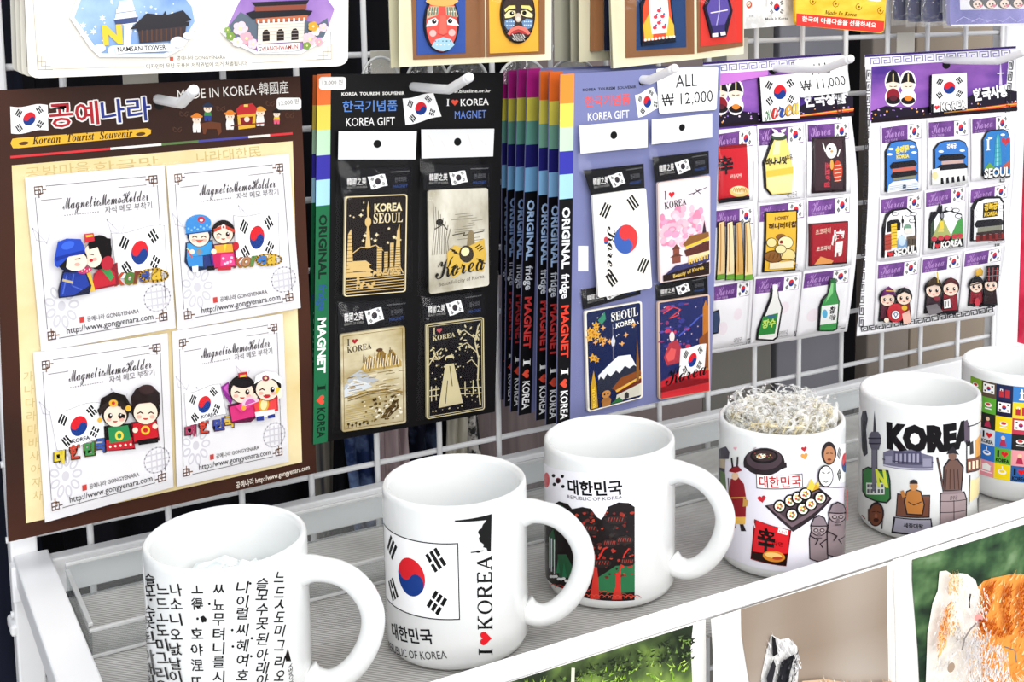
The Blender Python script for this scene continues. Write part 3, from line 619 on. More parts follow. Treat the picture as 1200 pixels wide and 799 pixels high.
# mug 6: patchwork of icons
t, A = make_mug(.4215, -.2245, 'white mug with a patchwork of small coloured icon squares at the right edge', None)
CC = ['7BA52E 5A4A3C 1F2A50 3E7FC4 E8E0D0 B03038 6AA32C', 'E8485A 5FA838 1E1A3C F0D22E 2E66B0 E89AA8 333333', '2D5FA0 272726 F2D51E C23A52 5FA838 E0D8CC 1F2A50', '8C2438 D8DADF 3A7FCC 232323 F0D22E 5A4A3C E8485A', '20242E 2F6FC0 63A83A E89AA0 1E1A3C C23A52 5FA838', '2C3A66 E8929E F2D51E 2D5FA0 7BA52E 232323 E0D8CC']
u0, _ = A.s.uv(1150, 470); _, v0 = A.s.uv(1160, 447.5); CS = .0118
for r, row in enumerate(CC):
    for c, col in enumerate(row.split()):
        u = u0+(c-1)*CS; v = v0-r*CS; A.map = lambda x, y, u=u, v=v: (u+x*CS/100, v-y*CS/100); A.rect(col, 0, 0, 100, 100); k = (r*5+c*3) % 8; W = 'F6F4F0'
        if k == 0: A.el(W, 50, 45, 24, 14); A.el('C23A3A', 50, 42, 16, 9); A.ln(W, 7, '30 70 70 70')
        elif k == 1: A.poly(W, '46 15 54 15 58 75 42 75'); A.rect(W, 35, 75, 65, 85); A.el(W, 50, 40, 12, 8)
        elif k == 2: A.tx('I', '1A1A1A', 18, 55, 30, 55, 40, .05); A.ht('D8202A', 62, 36, 22); A.tx('KOREA', '1A1A1A', 10, 90, 90, 90, 24, .04)
        elif k == 3: A.rect(W, 12, 12, 88, 72); A.el('D8222C', 50, 42, 13, 13, 0, 0, 180, 360); A.el('173A86', 50, 42, 13, 13, 0, 0, 0, 180); [A.rect('1A1A1A', x, y, x+12, y+10) for x in (20, 68) for y in (20, 55)]
        elif k == 4: A.rect(W, 22, 30, 78, 62); A.poly(W, '15 32 50 14 85 32'); A.ln(W, 6, '15 72 85 72')
        elif k == 5: A.el('E8C3A0', 50, 34, 13); A.poly('B03050', '38 48 62 48 72 86 28 86')
        elif k == 6: A.rect('B8303A', 18, 40, 46, 80); A.rect('B8303A', 54, 30, 82, 80); A.ln('FFFFFF', 4, '25 40 25 30 38 30 38 40')
        else: A.el(W, 50, 50, 26, 16); A.el(col, 50, 46, 16, 8); A.ln(W, 5, '50 14 50 30')
A.build('printed_design', t)
bm = bmesh.new(); box(bm, .086, .111, -.262, -.252, FLOOR-.0002, FLOOR+.0006, .0002)
o = mesh_obj('price_label', bm, ink('F6F6F4')); tag(o, 'small white price label lying on the shelf below the pine picture mug', 'label')
# ------------------------------------------------------------------ helpers for the souvenir cards
def card(name, label, cat, surf, group=None, at=None):
    u, v = at; p = surf.P(u, v, 0); return thing(name, label, cat, tuple(p), group)
def slab(A, col, a, b, c, d, t=.5, r=0, mat=None):
    """stiff card in a pixel quad"""
    old = A.xf; A.quad(a, b, c, d); A.rect(col, 0, 0, 100, 100, t, r, mat); A.xf = old
def film(surf, a, b, c, d, root, name='clear_sleeve', h=.003, mat=None, n=10):
    """loose clear film over a pack: a softly puckered sheet"""
    S = surf.off(h); bm = bmesh.new(); rnd = random.Random(int(a[0]*7+a[1])); V = []
    for j in range(n+1):
        row = []
        for i in range(n+1):
            p, q = i/n, j/n; x, y = ((a[k]*(1-p)+b[k]*p)*(1-q)+(d[k]*(1-p)+c[k]*p)*q for k in (0, 1)); u, v = S.uv(x, y)
            row.append(bm.verts.new(S.P(u, v, rnd.uniform(0, .0009)-(0 if 0 < i < n and 0 < j < n else h*.7))))
        V.append(row)
    for j in range(n):
        for i in range(n): bm.faces.new((V[j][i], V[j][i+1], V[j+1][i+1], V[j+1][i]))
    return mesh_obj(name, bm, mat or FILM, root, smooth=True)
SKIN = 'F8DFCB'
def head(A, x, y, r, hair='1B1413', skin=SKIN, wink=0, smile='B8322A', low=.15, eyes='1B1413'):
    A.el(hair, x, y-r*.08, r*1.1, r*1.12, t=.35); A.el(skin, x, y+r*low, r*.9, r*.86)
    for k in (-1, 1):
        A.el('F4B5A4', x+k*r*.5, y+r*.45, r*.2, r*.14)
        if wink == 2 or (wink == 1 and k < 0): A.ln(eyes, r*.09, [(x+k*r*.4-r*.2, y+r*.2), (x+k*r*.4, y+r*.08), (x+k*r*.4+r*.2, y+r*.2)])
        else: A.el(eyes, x+k*r*.4, y+r*.15, r*.17, r*.22); A.el('FFFFFF', x+k*r*.4+r*.05, y+r*.07, r*.06, r*.07)
    if smile: A.el(smile, x, y+r*.55, r*.2, r*.13, a0=0, a1=180)
def fret(A, a, b, n, w=3.4, col='1A1718', out=1, sw=.8):
    """key-pattern border from a to b, w pixels high"""
    ex, ey = (b[0]-a[0])/n, (b[1]-a[1])/n; L = math.hypot(ex, ey); nx, ny = -ey/L*w*out, ex/L*w*out; pl = []
    for k in range(n):
        f = lambda s, t: (a[0]+ex*(k+s)+nx*t, a[1]+ey*(k+s)+ny*t)
        pl.append([f(.08, 0), f(.85, 0), f(.85, 1), f(.3, 1), f(.3, .45), f(.6, .45)]); pl.append([f(.08, 0), f(.08, 1)])
    ps = []
    for p in pl:
        for (x0, y0), (x1, y1) in zip(p, p[1:]):
            l = math.hypot(x1-x0, y1-y0) or 1; dx, dy = (x1-x0)/l*sw/2, (y1-y0)/l*sw/2
            ps.append([A.m(x0-dy-dx, y0+dx-dy), A.m(x1-dy+dx, y1+dx+dy), A.m(x1+dy+dx, y1-dx+dy), A.m(x0+dy-dx, y0-dx-dy)])
    A.add(ps, col)
def hole(A, x, y, r): A.el('0B0A0B', x, y, r, r*1.05)
def hook(x, zt, label, tip=.0285):
    t = thing('display_hook', label, 'hook', (x, 0, zt), 'hooks carrying the souvenir cards')
    bm = bmesh.new(); pts = spline([(x, -.002, zt+.0015), (x, -.03, zt+.0006), (x, -.075, zt+.0014), (x, -.106, zt+.0022), (x, -.114, zt+.0034), (x, -.14, zt+.0115)], 5)
    tube(bm, pts, .0031, 12); bmesh.ops.create_uvsphere(bm, u_segments=12, v_segments=8, radius=.0032, matrix=Matrix.Translation((x, -.14, zt+.0115)))
    mesh_obj('rod', bm, WHITE_METAL, t, smooth=True)
    bm = bmesh.new(); box(bm, x-.011, x+.011, -.0052, -.0042, zt-.01, zt+.024, .0004); mesh_obj('back_plate', bm, noisy('cream_plastic_clip', 'D8D4C8', 'E2DED3', 10, .4), t)
hook(-.1535, .279, 'white hook through the dark brown memo holder board')
hook(.0144, .279, 'white hook through the black fridge magnet card')
hook(.1687, .2785, 'white hook with its tip before the 12,000 won sign')
hook(.3277, .2795, 'white hook crossing the 11,000 won sign')
hook(.5199, .279, 'white hook at the far right through the purple landmark card')

# ------------------------------------------------------------------ brown board of magnetic memo holders
BY = Flat(-.05); BB = card('display_board', 'dark brown board with two by two magnetic memo holder packs and gold banner', 'display board', BY, None, (-.155, .023))
A = Art(BY); slab(A, '3A211B', (-11, 106), (351, 89), (370, 553), (9.5, 634), 1.6, mat=noisy('brown_card', '321A12', '4A2718', 6, .5))
slab(A, 'EBD9AC', (13.3, 193.5), (342, 165), (353, 540.5), (30, 612), 0, mat=noisy('hanji_paper', 'DFC890', 'F0DFB2', 25, .6))
for x, y, s in ((30, 208, '공방마을'), (230, 190, '나라대한民'), (110, 202, '한글맛')): A.tx(s, 'CDB47A', x, y, x+75, y-8, 12)
for k, s in enumerate('가나다라마바사아자차'): A.tx(s, 'CDB47A', 27+k*1.2, 445+k*15.5, 38+k*1.2, 444+k*15.5, 10)
A.crop(0, 0, 2.852)
A.flag((33, 355), (158, 350), (160, 435), (36, 445), 'FFFFFF', wave=1.4)
for i, (ch, x) in enumerate(zip('공예나라', (166, 252, 338, 424))):
    for dx, dy in ((-4, 0), (4, 0), (0, -4), (0, 4), (3, 3), (-3, -3), (3, -3), (-3, 3)): A.tx(ch, 'F6F2EE', x+dx, 420-7*i+dy, x+78+dx, 413-7*i+dy, 72, .03)
    A.tx(ch, 'B3202C' if i < 2 else '2B3A8C', x, 420-7*i, x+78, 413-7*i, 72, .015)
A.poly('F0B838', '34 478 40 463 60 460 490 428 503 433 502 446 488 454 60 494 42 494'); A.tx(slant('Korean  Tourist  Souvenir'), '2A1A10', 107, 482, 442, 456, 26); A.el('5A3A1A', 78, 478, 16, 6, -8); A.el('5A3A1A', 468, 447, 16, 6, -8)
for c, a, b in (('D8353A', 36, 368), ('F2EFEA', 370, 536), ('5E7A48', 540, 664), ('4B4A9C', 664, 828), ('E8E2DA', 830, 902), ('D8353A', 902, 972)): A.ln(c, 8, [(a, 524-(a-36)*.0845), (b, 524-(b-36)*.0845)])
A.tx('MADE IN KOREA·韓國産', 'F4F0EA', 592, 333, 962, 307, 40)
A.seg = 'price_sticker'; A.rect('FBFAF8', 922, 326, 1004, 366, .15, 10); A.tx('12,000 원', '8A8684', 930, 352, 996, 344, 16); A.seg = None
A.crop(0, 0, 2.852)
def folk(x, y, s, robe, hat, pants='F2EFEA'):
    A.poly('1C1414', [(x-s*.8, y+s*.5), (x+s*.8, y+s*.5), (x+s, y+s*2.2), (x-s, y+s*2.2)]); A.poly(robe, [(x-s*.65, y+s*.6), (x+s*.65, y+s*.6), (x+s*.8, y+s*1.5), (x-s*.8, y+s*1.5)]); A.poly(pants, [(x-s*.8, y+s*1.5), (x+s*.8, y+s*1.5), (x+s*.7, y+s*2.6), (x+s*.1, y+s*2.6), (x, y+s*1.9), (x-s*.1, y+s*2.6), (x-s*.7, y+s*2.6)])
    A.el(SKIN, x, y, s*.85, s*.8); A.el('1C1414', x-s*.3, y+s*.1, s*.1); A.el('1C1414', x+s*.3, y+s*.1, s*.1); A.el(hat, x, y-s*.55, s*1.2, s*.35); A.el(hat, x, y-s*.8, s*.7, s*.45)
folk(655, 398, 17, 'F2EFEA', 'E8862E'); A.poly('6B3A22', '668 412 700 405 735 410 738 440 728 452 722 430 690 430 684 448 676 446 672 425'); folk(692, 362, 16, '3E8A4A', '24304A', '2E3F8C')
folk(766, 388, 17, 'F2EFEA', 'E8862E'); folk(867, 376, 17, 'F2EFEA', 'E8A03A')
A.poly('C22B2E', '786 365 800 350 840 344 856 362 852 378 790 384'); A.poly('E8B23A', '790 384 852 378 850 425 794 432'); A.poly('8A1F1F', '800 392 842 388 840 412 804 416'); A.el(SKIN, 822, 398, 9); A.ln('7A2A1A', 4, '770 420 880 410'); A.rect('F0CE6A', 812, 348, 826, 356)
folk(922, 380, 13, 'F0C030', '1C1414', 'E85A7A')
for x, y in ((735, 362), (900, 345), (612, 380), (590, 432), (965, 385)): A.ln('5A3A2A', 3, [(x+14*cos(k*.9), y+10*sin(k*1.7)) for k in range(8)])
A.xf = None; A.tx('공예나라 http://www.gongyenara.com', 'EADFD2', 276, 571, 362, 549, 7, .01)
A.el('0C0908', 186, 122, 6, 6.5)
A.build('printed_board', BB)
PS = BY.off(.0035)
PACKQ = [((29, 207.6), (192, 193), (205.6, 384), (48, 411.6)), ((194.5, 193.7), (338, 180), (352, 360.5), (208, 386.6)),
         ((38.6, 412.6), (196, 390), (203, 570), (52.6, 611.7)), ((201.6, 388), (331, 367), (338, 540.5), (207, 570))]
PACKL = ['white memo holder pack, topmost left, with blue-hatted groom kissing his bride', 'white memo holder pack, top right, with laughing pair in blue and pink hanbok',
         'white memo holder pack, lower left, with queen in green and king in red', 'white memo holder pack, lower right, with fan dancer and drummer']
def memo_card(q, S):
    A = Art(S); slab(A, 'E9E7EA', *q, t=.8); A.quad(*q); G = 'CECBD2'
    for cx, cy, R in ((18, 76, 13), (88, 80, 8)):
        if cx < 50:
            for k in range(9):
                a = k*2*pi/9; A.el(G, cx+R*.68*cos(a), cy+R*.72*sin(a), R*.3, R*.2, k*40)
                A.el('E9E7EA', cx+R*.68*cos(a), cy+R*.72*sin(a), R*.2, R*.11, k*40)
            A.el(G, cx, cy, R*.22)
        else:
            A.ln(G, .9, [(cx+R*1.2*cos(k*pi/10), cy+R*sin(k*pi/10)) for k in range(20)], True)
            for k in (-4, 0, 4): A.ln(G, .9, [(cx+k, cy-6), (cx+k, cy+6)]); A.ln(G, .9, [(cx-8, cy+k), (cx+8, cy+k)])
    for k in range(5): A.ln(G, .6, [(8+18*k+6*cos(j), 34+9*(k % 3)+5*sin(j*1.7)) for j in range(6)])
    A.ln('3A3230', .35, [(6, 6), (94, 6), (94, 94), (6, 94)], True)
    for x, y, i, j in ((6, 6, 1, 1), (94, 6, -1, 1), (94, 94, -1, -1), (6, 94, 1, -1)):
        A.rect('E9E7EA', min(x-i*1, x+i*8), min(y-j*1, y+j*6), max(x-i*1, x+i*8), max(y-j*1, y+j*6))
        for p in ([(0, 0), (5.5, 0), (5.5, 4), (2.7, 4), (2.7, 0)], [(0, 0), (0, 4.4), (4, 4.4), (4, 2), (0, 2)], [(5.5, 2), (8, 2)], [(2.7, 4), (2.7, 6.2)]): A.ln('6B4A34', .75, [(x+i*a, y+j*b) for a, b in p])
    A.tx(script('MagneticMemoHolder'), '2B201E', 25, 20.5, 87, 20.5, 6.6)
    for k in range(14): A.el('6A625E', 26+k*1.85, 24, .42, .35)
    A.tx('자석 메모 부착기', '5A5452', 55, 25.2, 89, 25.2, 3.9)
    A.ln('6A625E', .35, '10 14 25 14'); A.ln('6A625E', .35, '66 11 86 11')
    A.rect('C8403A', 30, 83.8, 33.5, 87.2); A.tx('공예나라 GONGYENARA', '4A4442', 35.5, 87, 74, 87, 2.9, .006); A.tx('http://www.gongyenara.com', '2E2A2A', 20, 92.2, 84, 92.2, 3.6, .004)
    A.xf = None; return A
TITLE = [('대', 'E0C83A'), ('한', 'C8402E'), ('민', '3F8A4A'), ('국', '3A5AA8')]
def fig1(A):
    A.crop(0, 180, 3.0737); K = '1B1E3A'
    A.flag((400, 285), (590, 258), (598, 430), (420, 445), 'FCFCFC', 2.0, 2, edge='BDBBBE', ew=.8)
    A.seg = 'lettering'
    for ch, x, y, c in (('K', 412, 470, 'C8402E'), ('o', 448, 466, '4A7A3A'), ('r', 478, 462, '7A3A2E'), ('e', 500, 458, '2E4A9C'), ('a', 545, 452, 'D8B23A')): A.tx(ch, '8A6A20', x-2, y+3, x+40, y-2, 44, .06, .2); A.tx(ch, c, x, y, x+36, y-4, 40, .03, .2)
    A.ln('C89A2E', 7, [(552+50*cos(k*.33), 436+22*sin(k*.33)) for k in range(20)], True)
    A.seg = 'bride_figure'; A.poly('8A1F2C', '335 430 420 390 425 470 330 490', 1.6); A.poly('C22433', '345 420 375 390 410 425 415 465 318 488', .3); A.poly('3F9A52', '345 395 375 380 408 440 395 456', .2); A.poly('F0C43A', '305 430 320 415 340 490 322 492', .3)
    A.seg = 'groom_figure'; A.poly(K, '222 420 300 408 325 470 318 500 260 510 208 516 205 490', 1.8); A.poly('233C9C', '226 424 298 412 318 470 262 505 212 510 214 480', .2); A.ln('4A66C8', 5, '236 435 222 500'); A.ln('4A66C8', 4, '262 430 254 470 290 485'); A.poly('C8B27A', '222 446 260 455 258 464 220 454'); A.el('D83A6A', 300, 415, 26, 12, -10, .3)
    for k in range(5): A.el('F6E8EC', 282+k*9, 412+(k % 2)*6, 3)
    A.seg = 'bride_figure'; A.el('151012', 350, 350, 46, 62, 8, 2.2); A.el(SKIN, 328, 362, 32, 42, -8, .3); A.poly('151012', '310 320 345 296 392 300 395 380 360 372 345 330 315 340', .2); A.el('B52A3A', 380, 388, 22, 26, 20, .3); A.poly('C8303A', '296 284 330 280 334 308 298 316', .4); A.poly('F0C43A', '302 288 326 285 328 292 304 296'); A.ln('151012', 3, '316 355 330 358'); A.el('C22433', 322, 378, 7, 6); A.el('F2A79A', 335, 374, 8, 6)
    A.seg = 'groom_figure'; A.el('151A33', 250, 370, 56, 50, 0, 2.4); A.el(SKIN, 262, 378, 44, 36, 8, .3); A.poly('1B1413', '212 380 235 350 230 402 215 400'); A.poly('2A4AB8', '188 372 200 310 232 298 282 300 297 330 298 352 240 362 200 402 190 395', .5); A.el('3E66D8', 236, 322, 24, 14, -20); A.poly('1F3590', '190 365 295 338 298 352 240 360 196 380', .2); A.ln('1B1413', 3, '262 372 280 368'); A.el('F2A79A', 270, 390, 10, 6)
def fig2(A):
    A.crop(0, 180, 3.0737)
    A.flag((840, 222), (1000, 214), (1005, 375), (850, 390), 'FCFCFC', 2.0, 1.6, edge='BDBBBE', ew=.8)
    A.seg = 'lettering'
    for ch, x, y, c in (('K', 840, 406, 'B8503A'), ('o', 868, 403, 'B07A5A'), ('r', 898, 400, '5A8A4A'), ('e', 925, 398, '3A7AC8'), ('a', 960, 394, 'D8B23A')): A.tx(ch, '8A6A20', x-2, y+3, x+36, y, 36, .06, .2); A.tx(ch, c, x, y, x+32, y-3, 33, .03, .2)
    A.ln('C89A2E', 6, [(965+46*cos(k*.33), 380+20*sin(k*.33)) for k in range(20)], True)
    A.seg = 'boy_figure'; A.poly('1B2A4A', '668 320 765 310 772 410 690 425 664 390', 1.8); A.poly('3E9AD8', '672 322 760 314 764 360 672 372', .2); A.poly('3A8AD0', '670 372 728 366 730 405 678 405'); A.poly('2A3A7A', '730 366 772 362 770 405 734 408'); A.poly('F4F4F2', '690 405 712 402 712 424 692 426'); A.poly('151012', '742 404 775 402 772 418 744 420'); A.ln('D8503A', 5, '676 350 690 372'); A.ln('E8D23A', 4, '672 340 684 350'); A.el('8A8A8A', 716, 352, 10, 12); A.el(SKIN, 690, 352, 9)
    A.seg = 'girl_figure'; A.poly('5A1A3A', '762 325 840 318 848 405 768 412', 1.8); A.poly('F0A83A', '768 328 832 322 836 350 776 356', .2); A.poly('C8245A', '760 356 838 350 846 402 768 408'); A.poly('E84A8A', '792 362 834 358 842 398 790 402')
    for x, y in ((800, 375), (815, 390), (830, 372), (806, 394), (826, 386)): A.el('F8C8DA', x, y, 5)
    A.poly('E8D23A', '800 325 812 323 806 352'); A.el(SKIN, 766, 350, 10); A.ln('3A2A8A', 6, '756 362 764 398'); A.poly('C22B3A', '778 408 828 402 828 416 780 418')
    A.seg = 'boy_figure'; head(A, 715, 292, 40, '1B2A4A', wink=2); A.el('E85A4A', 716, 308, 14, 8, a0=0, a1=180)
    A.el('3E8AD0', 712, 250, 46, 32, -6, .5); A.poly('3E8AD0', '664 262 752 248 760 278 668 290', .2)
    for k in range(8): A.el('8AC0F0', 676+k*11, 268-k*1.8+(k % 2)*8, 4)
    A.el('C8303A', 722, 236, 14, 11, 10); A.el('F4F4F2', 722, 238, 6, 4); A.ln('1B2A6A', 3, '666 288 758 276')
    A.seg = 'girl_figure'; head(A, 800, 282, 38, wink=1); A.poly('C8402E', '764 270 802 252 842 272 838 282 802 264 768 280', .2); A.el('F0E8E0', 800, 262, 8, 10); A.el('C8402E', 800, 262, 4, 5); A.el('C22433', 845, 330, 12, 16)
def fig3(A):
    A.crop(0, 360, 2.8526)
    A.flag((165, 345), (340, 318), (355, 440), (190, 475), 'FCFCFC', 2.0, 2.4, edge='BDBBBE', ew=.8); A.tx('KOREA', '4A4A5A', 240, 452, 300, 438, 13, .03)
    A.seg = 'lettering'
    for (ch, c), x, y in zip(TITLE, (180, 232, 280, 318), (518, 500, 490, 478)): A.tx(ch, '4A3A10', x-3, y+4, x+40, y-2, 44, .07); A.tx(ch, c, x, y, x+34, y-4, 40, .05)
    A.seg = 'queen_figure'; A.poly('1B1413', '345 395 435 385 450 470 350 478', 1.6); A.poly('C22433', '352 440 440 430 448 466 354 476', .2); A.poly('2E8A52', '358 398 425 390 436 440 364 450', .2); A.el('F0D24A', 396, 425, 14, 16); A.el('2E8A52', 396, 425, 7, 9)
    for k in range(5): A.el('F4E8D0', 366+k*17, 462-k*2, 4)
    A.seg = 'king_figure'; A.poly('5A1018', '436 380 520 370 530 440 440 452', 1.6); A.poly('C8202C', '440 384 516 374 526 432 444 444', .2); A.el('F0C43A', 482, 405, 15); A.el('C8202C', 482, 405, 8); A.poly('151012', '452 440 524 428 524 446 460 455'); A.el(SKIN, 448, 405, 9); A.el(SKIN, 514, 392, 9)
    A.seg = 'queen_figure'; head(A, 382, 352, 42, wink=0); A.poly('1B1413', '325 345 335 300 375 278 415 290 438 330 432 350 400 318 350 322 330 360', .3)
    for k in range(8): A.el('2E2422', 332+k*13, 340-28*sin(k*pi/7), 10, 9)
    A.el('E8B23A', 375, 315, 15, 12); A.el('C8303A', 375, 315, 6); A.el('E8B23A', 425, 332, 10); A.el('E8B23A', 330, 372, 8); A.poly('1B1413', '398 360 404 350 414 354 412 366')
    A.seg = 'king_figure'; head(A, 482, 340, 44, wink=2); A.poly('241818', '436 330 432 295 448 268 470 256 505 258 528 280 530 320 500 312 460 316', .5); A.el('3A2626', 486, 268, 26, 16)
def fig4(A):
    A.crop(0, 360, 2.8526)
    A.flag((615, 285), (735, 255), (755, 355), (622, 395), 'FCFCFC', 2.0, 1.6, edge='BDBBBE', ew=.8); A.tx('KOREA', '4A4A5A', 672, 370, 722, 358, 11, .03)
    A.seg = 'lettering'
    for (ch, c), x, y in zip([('대', 'A83A5A'), ('한', 'C8402E'), ('민', '3A4A9C'), ('국', 'D8B23A')], (618, 664, 712, 748), (428, 415, 406, 396)): A.tx(ch, '4A2A3A', x-3, y+4, x+38, y-2, 38, .07); A.tx(ch, c, x, y, x+34, y-4, 34, .05)
    A.seg = 'dancer_figure'; A.poly('5A1A3A', '758 325 850 300 860 360 835 380 770 385', 1.6); A.poly('D8347A', '764 330 845 308 850 360 772 378', .2); A.poly('8A2A8A', '735 262 760 245 775 300 768 322 745 290', .3); A.poly('C85AB8', '742 266 758 252 768 298', .1)
    A.seg = 'drummer_figure'; A.poly('C8303A', '836 308 922 290 925 340 850 352', 1.6); A.poly('E84A4A', '842 312 916 296 920 335 850 346', .2); A.el('D8A83A', 876, 320, 17, 24, 10, .4); A.el('F4E2A8', 876, 320, 11, 18, 10); A.poly('F4F2EE', '846 345 912 335 912 358 850 366'); A.poly('2A3A8A', '850 360 876 356 876 372 852 374'); A.poly('2A3A8A', '888 356 912 350 914 362 890 366')
    A.seg = 'dancer_figure'; head(A, 804, 272, 42, wink=1); A.poly('C22433', '790 215 820 210 822 236 792 240', .3); A.poly('F0C43A', '796 222 816 219 817 226 797 229'); A.el('151012', 806, 246, 36, 18)
    A.seg = 'fan'; A.poly('E8408A', '780 325 845 292 862 305 800 345', .4); A.el('F6C8DA', 832, 318, 30, 26, -20, .3, 180, 360); A.el('C85AA8', 830, 316, 18, 15, -20, .05, 180, 360); A.el('F0A83A', 808, 330, 8); A.el(SKIN, 846, 290, 9)
    A.seg = 'drummer_figure'; head(A, 886, 262, 42, wink=1); A.poly('F6F4F0', '842 250 848 222 880 208 915 212 934 232 936 252 905 232 865 236', .5); A.el('8A3A4A', 880, 230, 12, 10); A.el('F0D8A8', 880, 230, 5, 4); A.el('C22433', 884, 288, 12, 9, a0=0, a1=180); A.el('E8C23A', 922, 272, 8, 12); A.poly('F6E8D0', '918 285 932 260 936 290 924 300')
for q, lab, fg in zip(PACKQ, PACKL, (fig1, fig2, fig3, fig4)):
    cx, cy = sum(p[0] for p in q)/4, max(p[1] for p in q); t = card('memo_holder_pack', lab, 'magnet pack', PS, 'memo holder packs on the brown board', PS.uv(cx, cy))
    memo_card(q, PS).build('backing_card', t)
    B = Art(PS.off(.0009), rough=.2); B.tk = .6; fg(B); B.build('magnet', t, 'glossy raised cartoon couple with flag')
    g = lambda i, dx, dy: (q[i][0]+dx, q[i][1]+dy); film(PS, g(0, -2, -2), g(1, 2, -2), g(2, 2, 2), g(3, -2, 3), t, h=.0055)
# ------------------------------------------------------------------ striped fridge-magnet cards
BANDS = {'black': 'E8743A F2D45A BFE0C0 3A34A0 A9D8F2', 'blue': 'F2903A F4DC5C C6E2C4 3A3AA8 A6D4F0', 'plum': 'A81E78 C8BE4C 5C9284 1E1C60 6FA2CC', 'rust': 'D86424 CEC04E 6E9C88 211F68 7FB0D8'}
def spine(A, kind, tl, tr, br, bl, ground, cols, dim=0):
    A.quad(tl, tr, br, bl); ys = (0, 8.4, 15.2, 22, 28.6, 35.6)
    for c, a, b in zip(BANDS[kind].split(), ys, ys[1:]): A.rect(c, 0, a, 100, b)
    A.rect(ground, 0, 35.6, 100, 100); c1, c2, c3, c4 = cols
    A.tx('ORIGINAL', c1, 26, 38, 26, 55.5, 56, .035); A.tx('fridge', c2, 26, 57, 26, 64, 56, .02); A.tx('MAGNET', c3, 26, 66, 26, 81, 56, .035)
    A.tx(roman('I'), c4, 26, 84, 26, 86, 56); A.ht('E0503A', 50, 88.3, 34, 90, ky=.04); A.xf = None
    A.quad(tl, tr, br, bl); A.tx('KOREA', c4, 26, 90.4, 26, 98.5, 56, .02); A.xf = None
def hdr_flag(A, quad, wave=2): A.flag(*quad, 'FDFDFD', wave=.9)
def small_header(S, q, root, dim=0):
    """black header strip of a magnet sleeve: four Chinese characters, a tilted flag and small print"""
    A = Art(S, rough=.2); slab(A, '0F0E12', *q, t=.3); A.quad(*q)
    A.tx('韓國之美', 'E6E4E2', 9, 62, 36, 60, 27, .01); A.tx('BEAUTY OF KOREA', '9A9894', 9, 76, 37, 75, 8)
    A.flag((38, 32), (62, 24), (66, 70), (43, 82), 'F8F8F8', wave=.5, mono=('3A3034', '2A2830')); A.tx('한국의미', '6A6A70', 76, 56, 92, 54, 18); A.tx('MAGNET', '2F4A8A', 74, 80, 94, 78, 12); A.tx('www.blueline.or.kr', '8A8A8C', 70, 20, 97, 18, 6)
    return A.build('sleeve_header', root)
GO, GD = 'D9B878', '1D1512'
def m_seoul(A):
    A.rect(GD, 2, 1.5, 98, 158.5, 0, 4); A.tx('KOREA', 'EAD8AC', 47, 26, 92, 26, 13, .035); A.tx(roman('SEOUL'), 'EAD8AC', 46, 45, 93, 45, 16)
    rnd = random.Random(2)
    for k in range(34):
        x, y = rnd.uniform(6, 94), rnd.uniform(8, 78)
        if y < 48 and x > 42: continue
        A.st('EAD8AC', x, y, rnd.choice((2, 3, 4)), 4 if k % 2 else 5)
    A.poly(GO, '33 84 36 40 35 20 37 8 39 20 38 40 42 84'); A.el(GO, 37, 42, 5, 8); A.ln(GO, 1.6, '12 92 26 82 37 84 50 80 62 90'); A.poly(GO, '5 60 10 52 15 130 3 130'); A.poly(GO, '84 60 88 48 91 130 80 130'); A.rect(GO, 52, 84, 60, 130); A.rect(GO, 64, 92, 70, 130); A.rect(GO, 73, 78, 79, 130)
    for k in range(11): A.ln(GD, .8, [(4, 62+k*6), (15, 62+k*6)]); A.ln(GD, .8, [(52, 86+k*4), (92, 86+k*4)])
    A.poly(GO, '4 112 12 104 34 104 44 112'); A.poly(GO, '8 112 40 112 40 118 8 118'); A.poly(GO, '2 120 10 116 40 116 48 122'); A.rect(GO, 8, 122, 42, 130)
    for k in range(6): A.ln(GO, 1.4, [(4, 134+k*4), (96, 131+k*4.4)]); A.ln(GO, 1.6, [(46+8*k, 130), (48+8*k, 121+k*-1), (54+8*k, 128)])
    for k in range(20): A.el(GO, rnd.uniform(20, 50), rnd.uniform(124, 148), 2.6)
def m_goldflag(A):
    rnd = random.Random(4)
    for k in range(22): A.ln('6E6A60', .8, [(45+rnd.uniform(-10, 30), 40+k*4), (70+rnd.uniform(0, 25), 39+k*4)])
    for k in range(8): A.ln('7A7468', 1, [(8+4*k, 20+6*k), (10+3*k, 60+3*k), (5+4*k, 100)])
    A.el('2A2622', 18, 50, 6, 5); A.ln('2A2622', 1.4, '10 60 24 54 30 62'); A.ln('3A352E', 1.5, '40 72 60 70 58 74 92 70'); A.poly('8A7A5A', '62 100 66 70 70 66 75 70 78 100')
    A.poly('D9B24A', '30 98 42 88 60 94 92 82 95 110 90 136 60 130 40 140 30 128'); A.el('3A3228', 62, 104, 12, 14, -20); A.el('F2E2B0', 60, 100, 7, 7)
    for x, y, r in ((42, 98, 20), (84, 96, -30), (44, 124, -30), (86, 118, 20)): 
        for d in (-3, 0, 3): A.ln('2A2218', 1.8, [(x+d-4*cos(radians(r)), y+d-4*sin(radians(r))), (x+d+4*cos(radians(r)), y+d+4*sin(radians(r)))])
    A.tx(script('Korea'), '1A1612', 10, 138, 92, 132, 30); A.tx('Beautiful city of Korea', '5A5248', 16, 150, 92, 146, 6)
